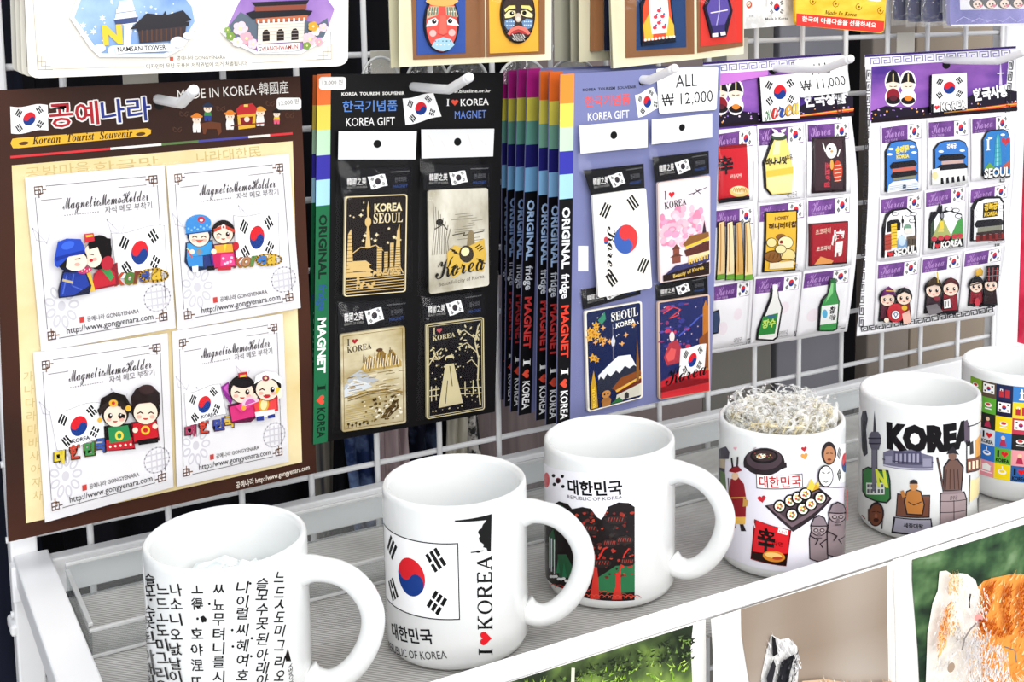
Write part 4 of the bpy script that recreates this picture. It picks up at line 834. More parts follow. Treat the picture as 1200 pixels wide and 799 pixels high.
def m_goldland(A):
    rnd = random.Random(6); A.ln('8A6A3A', .9, '4 4 96 4 96 156 4 156', True); A.tx(roman('I'), '2A2016', 10, 20, 14, 20, 11); A.ht('A8202A', 22, 14, 5); A.tx(roman('KOREA'), '3A2A18', 10, 32, 48, 30, 10)
    A.poly('B89A54', '30 62 44 40 52 46 62 32 72 44 80 36 94 58 94 66 30 66'); A.poly('8C6C34', '62 32 72 44 66 60 60 50'); A.poly('8C6C34', '44 40 50 60 40 62'); A.poly('7A5A2C', '80 36 90 60 80 62'); A.el('5A3A22', 60, 34, 5, 3)
    A.poly('B6BCC2', '4 86 14 70 30 62 44 74 60 84 4 100'); A.poly('D4DADF', '4 92 20 76 36 82 48 92 4 104')
    for k in range(28): y = rnd.uniform(66, 120); x = rnd.uniform(4, 70); A.ln(('A58A4A', 'C8B070', '8A7038')[k % 3], 1, [(x, y), (x+rnd.uniform(8, 26), y-1)])
    A.ln('8A6E36', 2.4, '10 106 40 100 70 100 94 108'); A.ln('6A5226', 1.2, '10 110 40 104 70 104 94 112')
    for k in range(40): A.el(('4A3A1E', '6A5226', 'F2ECD8')[k % 3], rnd.uniform(30, 92), rnd.uniform(108, 150), rnd.uniform(1, 3), 1.4)
    for k in range(9): A.ln('5A4420', 1.6, [(60+rnd.uniform(0, 20), 146), (70+rnd.uniform(0, 20), 132), (78+rnd.uniform(0, 16), 120)])
    for k in range(10): A.ln('B8A05C', 1, [(6, 118+k*3.6), (rnd.uniform(30, 60), 116+k*3.6)])
def m_gold_more(A):
    rnd = random.Random(26)
    for k in range(16): x = 34+k*3.6; y = 60-abs((k % 6)-3)*5; A.ln('5E4820', 1, [(x, y+6), (x+rnd.uniform(-3, 3), y-6-rnd.uniform(0, 8))])
    for k in range(14): A.ln('F6F0DC', 1, [(36+k*4, 62), (38+k*4, 50-rnd.uniform(0, 8))])
    for k in range(26): x, y = rnd.uniform(6, 90), rnd.uniform(70, 104); A.ln(('7A6230', 'F4EEDA')[k % 2], .9, [(x, y), (x+rnd.uniform(6, 16), y-rnd.uniform(0, 2))])
    for k in range(30): x, y = rnd.uniform(50, 92), rnd.uniform(112, 150); A.el(('3E301A', 'F4EEDA', '6A5226')[k % 3], x, y, rnd.uniform(1, 2.6))
    for k in range(6): A.el('3E301A', 10+k*6, 148+(k % 2)*3, 2); A.ln('3E301A', .9, [(10+k*6, 148), (10+k*6, 154)])
def m_hanbok(A):
    rnd = random.Random(8); S = 'CFC39A'; A.rect('151216', 2, 1.5, 98, 158.5, 0, 3); A.ln(S, 1, '4 4 96 4 96 156 4 156', True); A.tx(roman('I'), S, 12, 18, 16, 18, 11); A.ht('B8525A', 23, 12.5, 5); A.tx(roman('KOREA'), S, 11, 29, 50, 27, 8)
    for k in range(90): A.el(S, rnd.uniform(8, 92), rnd.uniform(44, 152), rnd.uniform(.6, 1.5))
    A.ln(S, 2.4, '92 150 88 110 90 70 84 40 90 14'); A.ln(S, 1.6, '88 60 70 40 54 46'); A.ln(S, 1.6, '86 36 66 18 56 20'); A.ln(S, 1.4, '88 84 78 70 70 74'); A.ln(S, 1.6, '4 70 16 50 26 44'); A.ln(S, 1.4, '12 60 22 62 30 56')
    for k in range(26): A.el(S, rnd.uniform(52, 92), rnd.uniform(10, 50), 3, 1.3, rnd.uniform(0, 180))
    for k in range(12): A.el(S, rnd.uniform(5, 28), rnd.uniform(40, 66), 3, 1.3, rnd.uniform(0, 180))
    A.el(S, 40, 62, 8, 5); A.poly('151216', '34 62 46 62 46 68 34 68'); A.poly(S, '33 72 47 72 50 86 30 86'); A.poly(S, '30 86 50 86 62 142 20 144'); A.ln('151216', 1.2, '40 76 44 110'); A.ln('151216', 1.2, '36 100 32 138')
    A.ln(S, 1.4, '4 112 22 112'); A.ln(S, 1.4, '54 116 94 120'); A.ln(S, 1.4, '4 122 20 122'); A.ln(S, 1.4, '56 126 94 130')
    for x in (8, 16, 66, 80): A.ln(S, 1.6, [(x, 106), (x, 130)])
def m_flag(A):
    A.tx(script('Korea'), '1A1614', 24, 52, 18, 132, 19); A.el('C83A4A', 20, 72, 4, 5); A.el('2A4A9A', 20, 75, 4, 4, 0, 0, 0, 180)
    A.el('D93A3C', 57, 76, 22, 23, 0, 0); A.poly('3A5FB0', [(57+22*cos(radians(a)), 76+23*sin(radians(a))) for a in range(80, 261, 12)]+[(57+10*cos(radians(260-a)), 64+12*sin(radians(a+260))) for a in range(0, 181, 30)][:0]+[(55, 64), (60, 76)]); A.el('3A5FB0', 57, 87, 11, 12); A.el('D93A3C', 56, 65, 11, 12)
    for x, y, r, pat in ((22, 26, -58, '110'), (74, 20, 58, '111'), (26, 134, 58, '000'), (86, 122, -58, '101')):
        c, s = cos(radians(r)), sin(radians(r))
        for k in (-1, 0, 1):
            ox, oy = -s*k*5.2, c*k*5.2
            for lo, hi in (((-10, 10),) if pat[k+1] == '1' else ((-10, -1.2), (1.2, 10))): A.ln('161414', 3.2, [(x+ox+c*lo, y+oy+s*lo), (x+ox+c*hi, y+oy+s*hi)])
def m_pink(A):
    rnd = random.Random(12); A.rect('F4E4EA', 3, 2, 97, 158, 0, 2)
    for k in range(70): A.el(('F0B4C6', 'E88CAA', 'F6D2DC', 'E0A0C0', 'F4C0CC')[k % 5], rnd.uniform(6, 90), rnd.uniform(46, 104), rnd.uniform(4, 9), rnd.uniform(3, 7))
    A.tx(roman('I'), '1A1614', 12, 28, 16, 28, 13); A.ht('D8202A', 26, 22, 6); A.tx(roman('KOREA'), '1A1614', 12, 44, 54, 41, 11); A.ln('2A2A3A', 1.2, '58 26 72 24 94 18'); A.ln('2A2A3A', 1.2, '66 27 80 20'); A.ln('2A2A3A', 1.2, '72 20 82 28')
    A.poly('3A2A3A', '84 90 88 70 92 90 92 150 84 150'); A.poly('8A5A2A', '46 104 60 92 96 90 97 98 50 108'); A.poly('E8C23A', '50 108 97 98 97 103 52 112'); A.poly('5A2A22', '48 114 97 104 97 122 52 124'); A.poly('F0D8A8', '56 124 97 120 97 130 58 134'); A.poly('6A3A2A', '24 110 33 102 42 110'); A.rect('8A4A3A', 27, 110, 39, 120); A.poly('6A3A2A', '20 122 33 116 46 122'); A.rect('8A4A3A', 25, 122, 41, 132)
    A.poly('3A3A6A', '6 150 30 136 60 134 97 126 97 136 50 144 20 156'); A.poly('2A1A16', '6 148 97 138 97 158 6 158'); A.tx('Beauty of Korea', 'E8C25A', 26, 155, 86, 148, 6, .02)
    for k in range(8): A.rect('E8C25A', 56+k*5, 130-k*.6, 59+k*5, 137-k*.6)
def m_night(A):
    rnd = random.Random(14); A.rect('18234C', 3, 2, 97, 158, 0, 4); A.tx(roman('SEOUL'), 'F4F2EA', 46, 24, 93, 22, 14); A.tx('KOREA', 'F4F2EA', 54, 36, 88, 34, 8, .03)
    for k in range(9): x, y = rnd.uniform(8, 94), rnd.uniform(20, 66); A.st('E8A85A', x, y, 5, 4)
    for k in range(22): A.el('F4F2EA', rnd.uniform(6, 94), rnd.uniform(8, 70), .9)
    for k in range(11): x, y = rnd.uniform(6, 28), rnd.uniform(24, 84); A.st('E0A83A', x, y, rnd.uniform(5, 8), 5, .5); A.el('B8702A', x, y, 2)
    A.poly('3A8A6A', '22 18 34 6 36 18 28 26'); A.rect('6A6A7A', 47, 28, 48.6, 86); A.poly('D8D8E0', '44 56 48 46 52 56 50 64 46 64')
    A.poly('EDEFF4', '20 106 40 92 56 82 78 84 92 112 60 116 22 124'); A.poly('2A2E3E', '18 118 24 108 30 114 36 106 42 112 52 104 58 110 68 100 76 106 84 102 96 112 96 132 18 136'); A.poly('C89A2A', '6 120 12 96 16 120 18 156 6 156')
    A.poly('8A4A22', '44 132 60 118 96 112 97 120 50 136'); A.poly('E8B24A', '50 136 97 122 97 126 52 140'); A.poly('6A2A1A', '52 140 97 127 97 134 56 142'); A.poly('D8D4C4', '52 144 97 134 97 154 50 154'); A.poly('3A3A3A', '66 154 66 146 70 143 74 146 74 153'); A.poly('2F6A3A', '40 156 56 148 64 156'); A.poly('A8703A', '24 148 32 138 42 148 40 157 26 157'); A.el('C88A4A', 33, 138, 8, 6); A.el('3A1A12', 30, 138, 1.6); A.el('3A1A12', 36, 138, 1.6); A.poly('8A5A2A', '88 96 90 60 93 96 93 130 88 130')
    A.tx('SEOUL', 'F4D24A', 14, 156, 13, 122, 5, .03)
def m_red(A):
    rnd = random.Random(16); A.rect('232A5E', 3, 2, 97, 158, 0, 2)
    for k in range(40): A.el(('C83A5A', '5A4AA0', '8A3A6A', '3A3A8A')[k % 4], rnd.uniform(5, 60), rnd.uniform(8, 100), rnd.uniform(2, 7), rnd.uniform(1, 4))
    for k in range(24): A.el('F0D8D8', rnd.uniform(5, 95), rnd.uniform(8, 90), .9)
    A.ln('D84A4A', 1.6, '10 20 30 12 44 18 20 30 40 26'); A.ln('4A5AB8', 3, '40 60 60 48 80 34 94 30'); A.poly('B03A48', '10 92 20 70 36 66 46 84 40 104 16 106'); A.poly('E05A5A', '14 90 24 78 34 82 30 98 18 100'); A.el('F2E2D8', 26, 60, 5, 8)
    A.poly('B8702A', '86 20 92 8 96 20 96 130 84 130'); A.poly('8A4A22', '78 70 96 60 96 120 80 120'); A.poly('C8242E', '3 130 40 118 97 124 97 158 3 158'); A.poly('8A1A22', '3 140 50 132 97 138 97 158 3 158')
    A.flag((42, 82), (92, 80), (88, 122), (38, 128), 'F8F6F4', wave=.7); A.tx(script('Korea'), '120D10', 12, 138, 92, 130, 26); A.poly('D8323A', '3 148 97 144 97 158 3 158')
def sleeve(q_hdr, q_mag, ground, art, lab, S, root_group, paper=None, up=0, mat=None):
    t = card('fridge_magnet_pack', lab, 'magnet pack', S, root_group, S.uv((q_mag[2][0]+q_mag[3][0])/2, q_mag[3][1]))
    S1 = S.off(.0018+up)
    if paper:
        A = Art(S1, rough=.5); slab(A, 'E6E6E7', *paper, t=.3); A.quad(*paper); A.el('0B0A0B', 50, 45, 5, 14)
        for k in range(5): A.ln('E2E0DE', 2, [(10+18*k, 20+(k % 3)*20), (18+18*k, 60+(k % 2)*20)])
        A.build('paper_header', t)
    small_header(S.off(.0026+up), q_hdr, t)
    A = Art(S.off(.0032+up), rough=.22); A.tk = 1
    A.quad(*q_mag, w=100, h=160); A.rect(ground, 0, 0, 100, 160, 2.2, 4, mat=mat); art(A); A.xf = None; A.build('magnet', t)
    top = paper[3:4]+paper[2:3] if paper else (q_hdr[0], q_hdr[1])
    xl = min(q_mag[3][0], q_hdr[0][0]) - 4; xr = max(q_mag[2][0], q_hdr[1][0])+4
    film(S1, (top[0][0]+1, top[0][1]), (top[1][0]-1, top[1][1]), (xr, q_mag[2][1]+3), (xl, q_mag[3][1]+5), t, h=.0065)
    return t
def cr(x0, y0, z): return lambda *p: [(x0+p[i]/z, y0+p[i+1]/z) for i in range(0, len(p), 2)]
D, E_, F_, G_ = cr(350, 60, 3.472), cr(350, 280, 3.196), cr(570, 70, 3.632), cr(570, 280, 3.632)
def striped_card(y, kind, tl, tr, br, bl, sw, body, ground, cols, lab, header=None):
    S = Flat(y); t = card('striped_card', lab, 'display card', S, 'striped fridge magnet cards', S.uv((bl[0]+br[0])/2, bl[1])); A = Art(S)
    slab(A, body, tl, tr, br, bl, t=1.2)
    spine(A, kind, tl, (tl[0]+sw[0], tl[1]-sw[0]*.05), (bl[0]+sw[1], bl[1]-sw[1]*.19), bl, ground, cols)
    if header: header(A)
    A.build('printed_card', t); return S
def black_header(A):
    A.crop(350, 60, 3.472); A.tx('KOREA  TOURISM  SOUVENIR', 'F0EEEA', 172, 180, 428, 176, 13, .03); A.tx('한국기념품', '5A8AD8', 176, 243, 398, 238, 42, .012); A.tx('KOREA GIFT', 'F4F2F0', 190, 305, 388, 300, 34)
    hdr_flag(A, ((420, 192), (545, 170), (578, 265), (432, 300)), 8); A.tx('www.blueline.or.kr', 'E8E6E2', 592, 170, 778, 166, 13, .02); A.tx(roman('I'), 'F4F2F0', 598, 222, 610, 222, 28); A.ht('E8503A', 632, 207, 15); A.tx('KOREA', 'F4F2F0', 656, 222, 770, 218, 28, .012); A.tx('MAGNET', '6A8AD8', 632, 275, 760, 270, 32)
    A.seg = 'price_sticker'; A.rect('FBFAF8', 80, 104, 190, 156, .15, 12); A.tx('13,000 원', '8A8684', 94, 136, 176, 132, 17); A.seg = None; hole(A, 455, 150, 14)
    A.xf = None
KB = [(371, 87), (589, 85), (579, 482), (366, 520)]
striped_card(-.036, 'black', (366, 88), (560, 86), (556, 476), (361, 508), (16, 16), '0D0B0D', '1F6A44', ('12201A', '2F4A8A', 'E8ECE6', '12201A'), 'black striped card hanging directly behind the front black one')
SB = striped_card(-.052, 'black', *[KB[0], KB[1], KB[2], KB[3]], (16, 17), '0D0B0D', '1F6A44', ('10241A', '2A4F92', 'F2F4F0', '10241A'), 'front black card with green spine lettering and four gold magnets', black_header)
g1 = 'fridge magnet packs on the black card'
GOLD = noisy('pale_gold_foil', 'B9A470', 'F4EAC8', 30, .28, metal=.35, stretch=(1, 1, 2)); SILV = noisy('champagne_foil', 'B8B09A', 'F2ECDC', 28, .25, metal=.35, stretch=(2, 1, 1))
sleeve(E_(145, 240, 408, 225, 408, 318, 148, 355), E_(152, 355, 393, 322, 398, 685, 158, 720), 'EFE3BC', lambda A: (m_goldland(A), m_gold_more(A)), 'pale gold landscape magnet at lower left of the black card', SB, g1, mat=GOLD)
sleeve(E_(462, 220, 690, 195, 700, 290, 465, 315), E_(472, 318, 688, 290, 692, 635, 475, 672), 'CFC39A', m_hanbok, 'black magnet with silver hanbok figure at lower right of the black card', SB, g1)
sleeve(D(168, 480, 460, 470, 460, 575, 172, 585), [(403.3, 230), (475.9, 227), (474.2, 341), (401.6, 347)], 'EAD8AC', m_seoul, 'black and gold KOREA SEOUL skyline magnet on the black card', SB, g1, D(162, 325, 480, 325, 475, 440, 160, 440), .004)
sleeve(D(508, 462, 780, 460, 780, 560, 505, 565), [(500.3, 222.7), (570.3, 219.8), (571.5, 333.8), (501.8, 344)], 'E8DFC4', m_goldflag, 'silvery gold flag magnet with script Korea on the black card', SB, g1, D(498, 318, 795, 315, 790, 428, 500, 436), .004, SILV)
# the fan of blue cards, rearmost first
WHT = ('A8C4E8', 'D0D4DC', 'C83A3A', 'F0F0F0')
xt = [587.6, 595.3, 605.8, 617.4, 631.7, 643]; xb = [586.5, 590.6, 597.5, 606.6, 627, 638.8]; yt = [83, 82.5, 81, 80.5, 83, 84]; yb = [468, 476, 482, 486, 492, 497]
NAMES = ['rearmost plum-topped striped card of the fanned row', 'second plum-topped striped card from the back of the row', 'third plum-topped striped card from the back, before the dark ones', 'brightest and frontmost plum-topped striped card', 'rearmost orange-topped striped card, just before the plum ones', 'middle orange-topped striped card of the fanned row']
for k in range(6):
    y = -.0985+.0012*(656-xt[k]); w = 15.5-.25*(6-k)
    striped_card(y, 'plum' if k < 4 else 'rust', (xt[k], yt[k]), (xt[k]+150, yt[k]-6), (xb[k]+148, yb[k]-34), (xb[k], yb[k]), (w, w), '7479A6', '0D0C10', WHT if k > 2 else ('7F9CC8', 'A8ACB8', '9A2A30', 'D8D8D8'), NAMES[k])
def blue_header(A):
    A.crop(570, 70, 3.632); A.tx('KOREA  TOURISM  SOUVENIR', '2A2A3A', 406, 134, 634, 120, 12, .025); A.tx('한국기념품', 'E05A5A', 415, 198, 608, 184, 42, .02); A.tx('KOREA GIFT', 'F6F4F0', 428, 260, 604, 246, 34, .004)
    hdr_flag(A, ((628, 150), (706, 116), (745, 200), (642, 246)), 5); hole(A, 658, 96, 13); A.xf = None
    A.crop(570, 280, 3.632); A.rect('F0F0F2', 386, 28, 430, 136); A.xf = None
BQ = [(655.5, 87), (843.5, 76), (832, 456), (651.5, 498)]
SF = striped_card(-.1, 'blue', *BQ, (16.3, 15), '7A7FAC', '0D0C10', ('F0F2F4', 'E8E8EC', 'E0402E', 'F4F4F4'), 'frontmost lavender card with four picture magnets and the 12,000 won sign', blue_header)
g2 = 'fridge magnet packs on the lavender card'
sleeve(G_(402, 215, 655, 172, 655, 235, 410, 300), [(683.4, 364), (750.3, 352), (751.2, 465), (687, 482)], 'F0E8D8', m_night, 'night blue SEOUL KOREA magnet at lower left of the lavender card', SF, g2)
sleeve(G_(720, 195, 940, 150, 942, 235, 722, 262), [(768.8, 353), (829.4, 343.9), (830.2, 457.6), (770.4, 467.8)], 'D8B8A0', m_red, 'red and blue flag magnet at lower right of the lavender card', SF, g2)
sleeve(F_(412, 470, 668, 442, 672, 545, 445, 575), [(692.5, 228.3), (755, 220), (762.2, 336.4), (699.4, 348.3)], 'F6F3EA', m_flag, 'tilted cream magnet with large roundel and Korea in script', SF, g2, F_(395, 280, 685, 255, 685, 372, 400, 400), .004)
sleeve(F_(705, 415, 945, 388, 947, 485, 720, 520), [(768.8, 213.7), (830.2, 205), (830.2, 321.3), (771, 331)], 'E8D0C8', m_pink, 'pink blossom I heart KOREA magnet on the lavender card', SF, g2, F_(703, 255, 960, 228, 960, 330, 703, 360), .004)
def sign(S, q, price, lab, th=.5):
    t = card('price_sign', lab, 'price sign', S, 'price signs on the cards', S.uv((q[2][0]+q[3][0])/2, q[3][1])); A = Art(S); A.quad(*q); A.rect('FBFBFA', 0, 0, 100, 100, th, 4)
    A.tx('ALL', '2A282A', 30, 44, 66, 42, 28); A.tx('₩ '+price, '2A282A', 5, 84, 93, 80, 27); A.build('printed_sign', t)
sign(SF.off(.0025), F_(722, 38, 985, 30, 978, 212, 735, 230), '12,000', 'white ALL 12,000 won sign on the lavender card')

# ------------------------------------------------------------------ purple cards with nine small magnets each
def bendf(amp, v0=.05, v1=.29): return lambda u, v: amp*sin(pi*min(max((v-v0)/(v1-v0), 0), 1))
PA = Flat(-.05, bendf(.017), .007); PB = Flat(-.05, bendf(.009), .007); PA.gap = PB.gap = 2
def purple_board(S, lab, tl, tr, br, bl, n, art, group='purple cards of nine small magnets'):
    t = card('magnet_card', lab, 'display card', S, group, S.uv((bl[0]+br[0])/2, bl[1])); A = Art(S); slab(A, 'F3F1F4', tl, tr, br, bl, t=.6)
    L = lambda p, q, k: (p[0]+(q[0]-p[0])*k, p[1]+(q[1]-p[1])*k)
    a, b = L(tl, bl, .025), L(tr, br, .025); c, d = L(tr, br, .235), L(tl, bl, .235)
    m = noisy('dusk_sky_print', '4B2E86', '9A62B8', 14, .4, stretch=(1, 1, 2.5)); A.poly(None, [L(a, b, .045), L(a, b, .955), L(d, c, .955), L(d, c, .045)], mat=m); A.poly('3A2470', [tl, tr, L(tr, br, .008), L(tl, bl, .008)])
    art(A); W = 'FFFFFF'
    A.poly('F3F1F4', [L(tl, bl, .01), L(tr, br, .01), L(tr, br, .042), L(tl, bl, .042)])
    fret(A, L(L(tl, tr, .03), L(bl, br, .03), .013), L(L(tl, tr, .97), L(bl, br, .97), .013), 13, 6.5, '6A5AA8', 1, .9); S0, S1 = L(L(tl, tr, .012), L(bl, br, .012), .05), L(L(tl, tr, .012), L(bl, br, .012), .97)
    fret(A, S0, S1, 22, 4.2, '2A282C', -1, .9); fret(A, L(L(tl, tr, .985), L(bl, br, .985), .05), L(L(tl, tr, .985), L(bl, br, .985), .97), 22, 4.2, '2A282C', 1, .9)
    fret(A, L(L(tl, bl, .968), L(tr, br, .968), .02), L(L(tl, bl, .968), L(tr, br, .968), .98), 17, 5, '2A282C', 1, 1); A.build('printed_card', t); return t
def city(A, pts, seed):
    rnd = random.Random(seed); (x0, y0), (x1, y1) = pts
    A.poly('1D1426', [(x0, y0-6), (x0+(x1-x0)*.1, y0-12), (x0+(x1-x0)*.3, y0-9), (x0+(x1-x0)*.6, y0-16), (x0+(x1-x0)*.75, (y0+y1)/2-26), (x0+(x1-x0)*.88, y1-22), (x1, y1-18), (x1, y1+5), (x0, y0+5)])
    for k in range(46): t = rnd.random(); A.el(('C8A0E0', 'F0C8E0', 'E8A04A', '8A6AC8')[k % 4], x0+(x1-x0)*t, y0+(y1-y0)*t-rnd.uniform(-3, 7), rnd.uniform(.5, 1.3))
    A.poly('D8502A', [(x0+(x1-x0)*.5, y0+(y1-y0)*.5+1), (x1, y1-5), (x1, y1-1), (x0+(x1-x0)*.5, y0+(y1-y0)*.5+4)]); A.ln('F0B04A', 1, [(x0+(x1-x0)*.5, y0+(y1-y0)*.5+1.5), (x1, y1-3.5)]); A.poly('1D1018', [(x0, y0+4), (x1, y1), (x1, y1+4), (x0, y0+8)])
def dolls(A, x, y, s):
    for dx, hat, robe, tall in ((-1, '1A1418', '8A1F2C', 1.15), (1, '1A1418', 'F2EEEA', 1)):
        cx = x+dx*s*.95; A.el('F6F2F4', cx, y-s*.9, s*1.05, s*1.5); A.el('F6F2F4', cx, y+s*1.1, s*1.05, s*1.2); A.el(SKIN, cx, y-s*.4, s*.75, s*.7); A.poly(hat, [(cx-s*.95, y-s*.7), (cx-s*.5, y-s*1.9*tall), (cx, y-s*2.2*tall), (cx+s*.5, y-s*1.9*tall), (cx+s*.95, y-s*.7), (cx, y-s*.95)])
        A.el(robe, cx, y+s*.9, s*.85, s*.95); A.el('1A1418', cx, y+s*1.5, s*.9, s*.5); A.ln('1A1418', s*.1, [(cx-s*.45, y-s*.35), (cx-s*.15, y-s*.3)]); A.ln('1A1418', s*.1, [(cx+s*.15, y-s*.3), (cx+s*.45, y-s*.35)]); A.el('E8822E' if dx > 0 else '5A1F2C', cx, y+s*1.2, s*.5, s*.35); A.ln('E8D8A8', s*.16, [(cx, y-s*1.0), (cx, y-s*1.9)])
def art_a(A):
    city(A, ((842, 141), (999, 131)), 3); dolls(A, 852, 114, 9)
    A.tx('한국상품', 'FBFAFC', 942, 124, 991, 119, 14, .05); A.poly('C87AD0', '842 100 860 96 898 88 898 80 842 86'); hole(A, 905, 82, 5)
def art_b(A):
    city(A, ((1020, 136), (1191, 125)), 5); dolls(A, 1054, 104, 9); A.poly('D8C8E8', '1170 99 1171 80 1171.5 66 1172.5 80 1173.5 99'); A.ln('F0E8F8', 1.2, '1168 86 1175 85.6'); A.tx('한국사랑', 'FBFAFC', 1140, 117, 1181, 111, 13, .06); hole(A, 1108, 76, 4.5)
Ic, Jc, Kc, Lc = cr(820, 40, 3.995), cr(820, 230, 3.995), cr(1000, 50, 4.44), cr(1000, 210, 4.205)
purple_board(PA, 'purple card of nine snack and drink magnets under the 11,000 won sign', (823, 73), (985, 62), (992, 388), (822, 416), 17, art_a)
purple_board(PB, 'purple card of nine landmark and couple magnets at the far right', (1013, 64.5), (1190, 54), (1165.5, 369), (1003.5, 394), 17, art_b)
def mini(S, q, lab, art, frame, group):
    t = card('small_magnet_pack', lab, 'magnet pack', S, group, S.uv((q[2][0]+q[3][0])/2, max(q[2][1], q[3][1]))); A = Art(S.off(.0022)); slab(A, 'F5F3F6', *q, t=.4); A.quad(*q)
    m = noisy('purple_band_print', '4A2466', '7A4A94', 60, .4); A.rect(None, 3, 4, 97, 26, mat=m); A.tx(script('Korea'), 'B48AC8', 10, 20, 56, 19, 14); A.flag((64, 5), (96, 4), (96, 25), (64, 26), 'F8F6F6'); A.tx('한국 기념품', 'C8A8D8', 10, 25, 40, 25, 3.5)
    A.el('F2E6EC', 70, 52, 11, 9); A.el('F2E6EC', 30, 70, 13, 10); A.tx('대한민국', '6A6468', 62, 95, 84, 95, 7); A.ln('8A8488', .6, '55 97 90 97'); A.xf = None; A.build('backing_card', t)
    if art:
        B = Art(S.off(.0036), rough=.22); B.tk = .8; B.crop(*frame); art(B); B.xf = None; B.build('magnet', t)
    film(S.off(.0022), *q, t, h=.0056, n=6); return t
K_ = '17131A'
def noodle(A):
    A.poly('C8202C', '85 525 215 512 225 765 85 785', 1.5); A.poly('8A1018', '85 525 215 512 216 526 85 540'); A.tx('辛', K_, 84, 650, 155, 640, 78, .04); A.tx('라면', 'F0D8D0', 140, 676, 190, 670, 20); A.el('E8C878', 180, 735, 45, 26); A.el('F4E4B8', 180, 728, 36, 18); A.poly(K_, '85 770 228 755 228 772 85 792')
    for k in range(6): A.ln('C8963A', 3, [(150+k*10, 735), (156+k*10, 718), (162+k*10, 738)])
def banana(A):
    A.poly(K_, '338 480 395 480 405 520 432 640 425 745 330 755 300 720 292 600 322 520', 1.6); A.poly('F0D878', '345 490 400 488 410 530 434 640 424 742 335 750 308 718 302 600 330 525'); A.poly('F7E9B4', '345 500 372 498 368 560 335 565'); A.poly('E8C04A', '305 640 432 620 430 650 308 668'); A.poly('F4E2A0', '306 670 430 655 426 738 335 745 310 715'); A.el('3A4A3A', 366, 480, 38, 17); A.el('D8DCD6', 362, 470, 30, 10); A.poly('F2F2F0', '330 440 356 450 362 462 345 464'); A.poly('E8ECEA', '372 448 398 440 392 456 378 462'); A.tx('바나나맛', K_, 304, 612, 404, 602, 32, .05); A.tx('우유', K_, 402, 590, 430, 584, 24, .02)
def snack(A):
    A.poly('2A1A20', '525 485 675 475 680 735 522 745', 1.6); A.poly('3E2A30', '535 495 660 487 664 725 534 733'); A.el('F2EEEA', 610, 545, 26, 36); A.el(K_, 604, 535, 5, 6); A.el('E8A03A', 612, 548, 7, 5); A.ln('F2EEEA', 6, '570 510 580 545 600 560'); A.ln('F2EEEA', 6, '650 540 640 570'); A.tx('초코하임', 'C83A4A', 582, 600, 580, 715, 24, .05); A.el('C8422A', 640, 640, 22, 50); A.el('F0A84A', 612, 610, 8, 24)
    for k in range(5): A.ln('F0D8C0', 3, [(625, 615+k*18), (656, 610+k*18)])
def rolls(A):
    for k in range(4): x = 88+k*36; A.poly(K_, [(x-6+k*2, 120), (x+24, 112), (x+30+k*4, 385), (x-14+k*4, 392)], .8 if k else 1.2); A.poly(('E8C890', 'F2E0B4', 'D8A860', 'EAD09A')[k], [(x-3+k*2, 124), (x+22, 116), (x+26+k*4, 360), (x-10+k*4, 366)]); A.poly('6AA03A', [(x-10+k*4, 366), (x+26+k*4, 360), (x+28+k*4, 384), (x-12+k*4, 388)]); A.ln('B87A3A', 4, [(x+6, 130), (x+4+k*3, 350)])
def crisps(A):
    A.poly(K_, '302 72 452 62 444 345 290 356', 1.6); A.poly('E8B83A', '308 78 446 68 438 338 298 350'); A.tx('허니버터칩', '4A2A12', 316, 152, 444, 140, 26, .05); A.tx('HONEY', '6A3A1A', 345, 112, 412, 106, 18, .03); A.el('8A5A2A', 375, 190, 25, 16)
    for x, y, rx, ry, c in ((330, 215, 22, 20, 'F4DC9A'), (395, 215, 34, 28, 'F7E8B8'), (340, 280, 44, 26, '8A5A2A'), (405, 275, 34, 30, 'F0D890'), (370, 245, 24, 18, 'F2E0A8'), (400, 310, 40, 16, 'D8A83A')): A.el(K_, x, y, rx+3, ry+3); A.el(c, x, y, rx, ry)
    A.el('8A2A1A', 375, 212, 8)
    for k in range(4): A.ln('6A4218', 3, [(315+18*k, 290), (325+18*k, 265)])
    A.poly('F4E8C8', '318 310 430 300 428 330 316 338')
def pie(A):
    A.poly('3A1014', '508 128 690 115 685 312 508 328', 1.6); A.poly('A8202C', '522 132 684 120 680 305 520 318'); A.poly('6A141C', '508 130 522 132 520 320 508 326'); A.tx('초코파이', 'E8C8B0', 536, 178, 606, 168, 24, .02); A.tx('情', 'F6F2EC', 606, 270, 664, 262, 110, .04); A.tx('초코파이', 'F0E0D0', 540, 255, 606, 247, 20, .02); A.poly('E8A05A', '530 318 560 280 620 300 612 312')
def makgeolli(A):
    A.poly(K_, '332 430 362 428 366 470 384 520 362 660 340 676 262 672 268 620 300 540 328 470', 1.6); A.poly('F2F1EC', '338 436 358 434 362 472 376 520 354 655 336 668 270 664 276 618 308 540 334 474'); A.poly('2F8A3E', '290 562 362 544 346 640 268 650'); A.tx('장수', 'C8E46A', 284, 614, 346, 604, 36, .04); A.el('3A6A8A', 330, 560, 22, 8); A.poly('F4F4F2', '336 412 360 410 360 434 336 436')
def soju(A):
    A.poly(K_, '604 385 632 382 634 440 650 490 640 622 620 630 550 630 556 520 570 480 598 450', 1.6); A.poly('3F9A4E', '609 390 628 388 630 442 645 490 634 615 618 624 557 624 562 520 577 484 603 452'); A.poly('F4F4F2', '566 512 642 502 634 590 558 600'); A.el('5AB0D8', 580, 548, 12, 20); A.tx('참', K_, 600, 545, 626, 542, 30, .03); A.tx('이슬', K_, 600, 576, 628, 573, 24, .03); A.poly('8AD08A', '612 400 620 398 618 450 588 490 582 500'); A.poly('2A6A3A', '606 386 630 384 630 402 607 404')
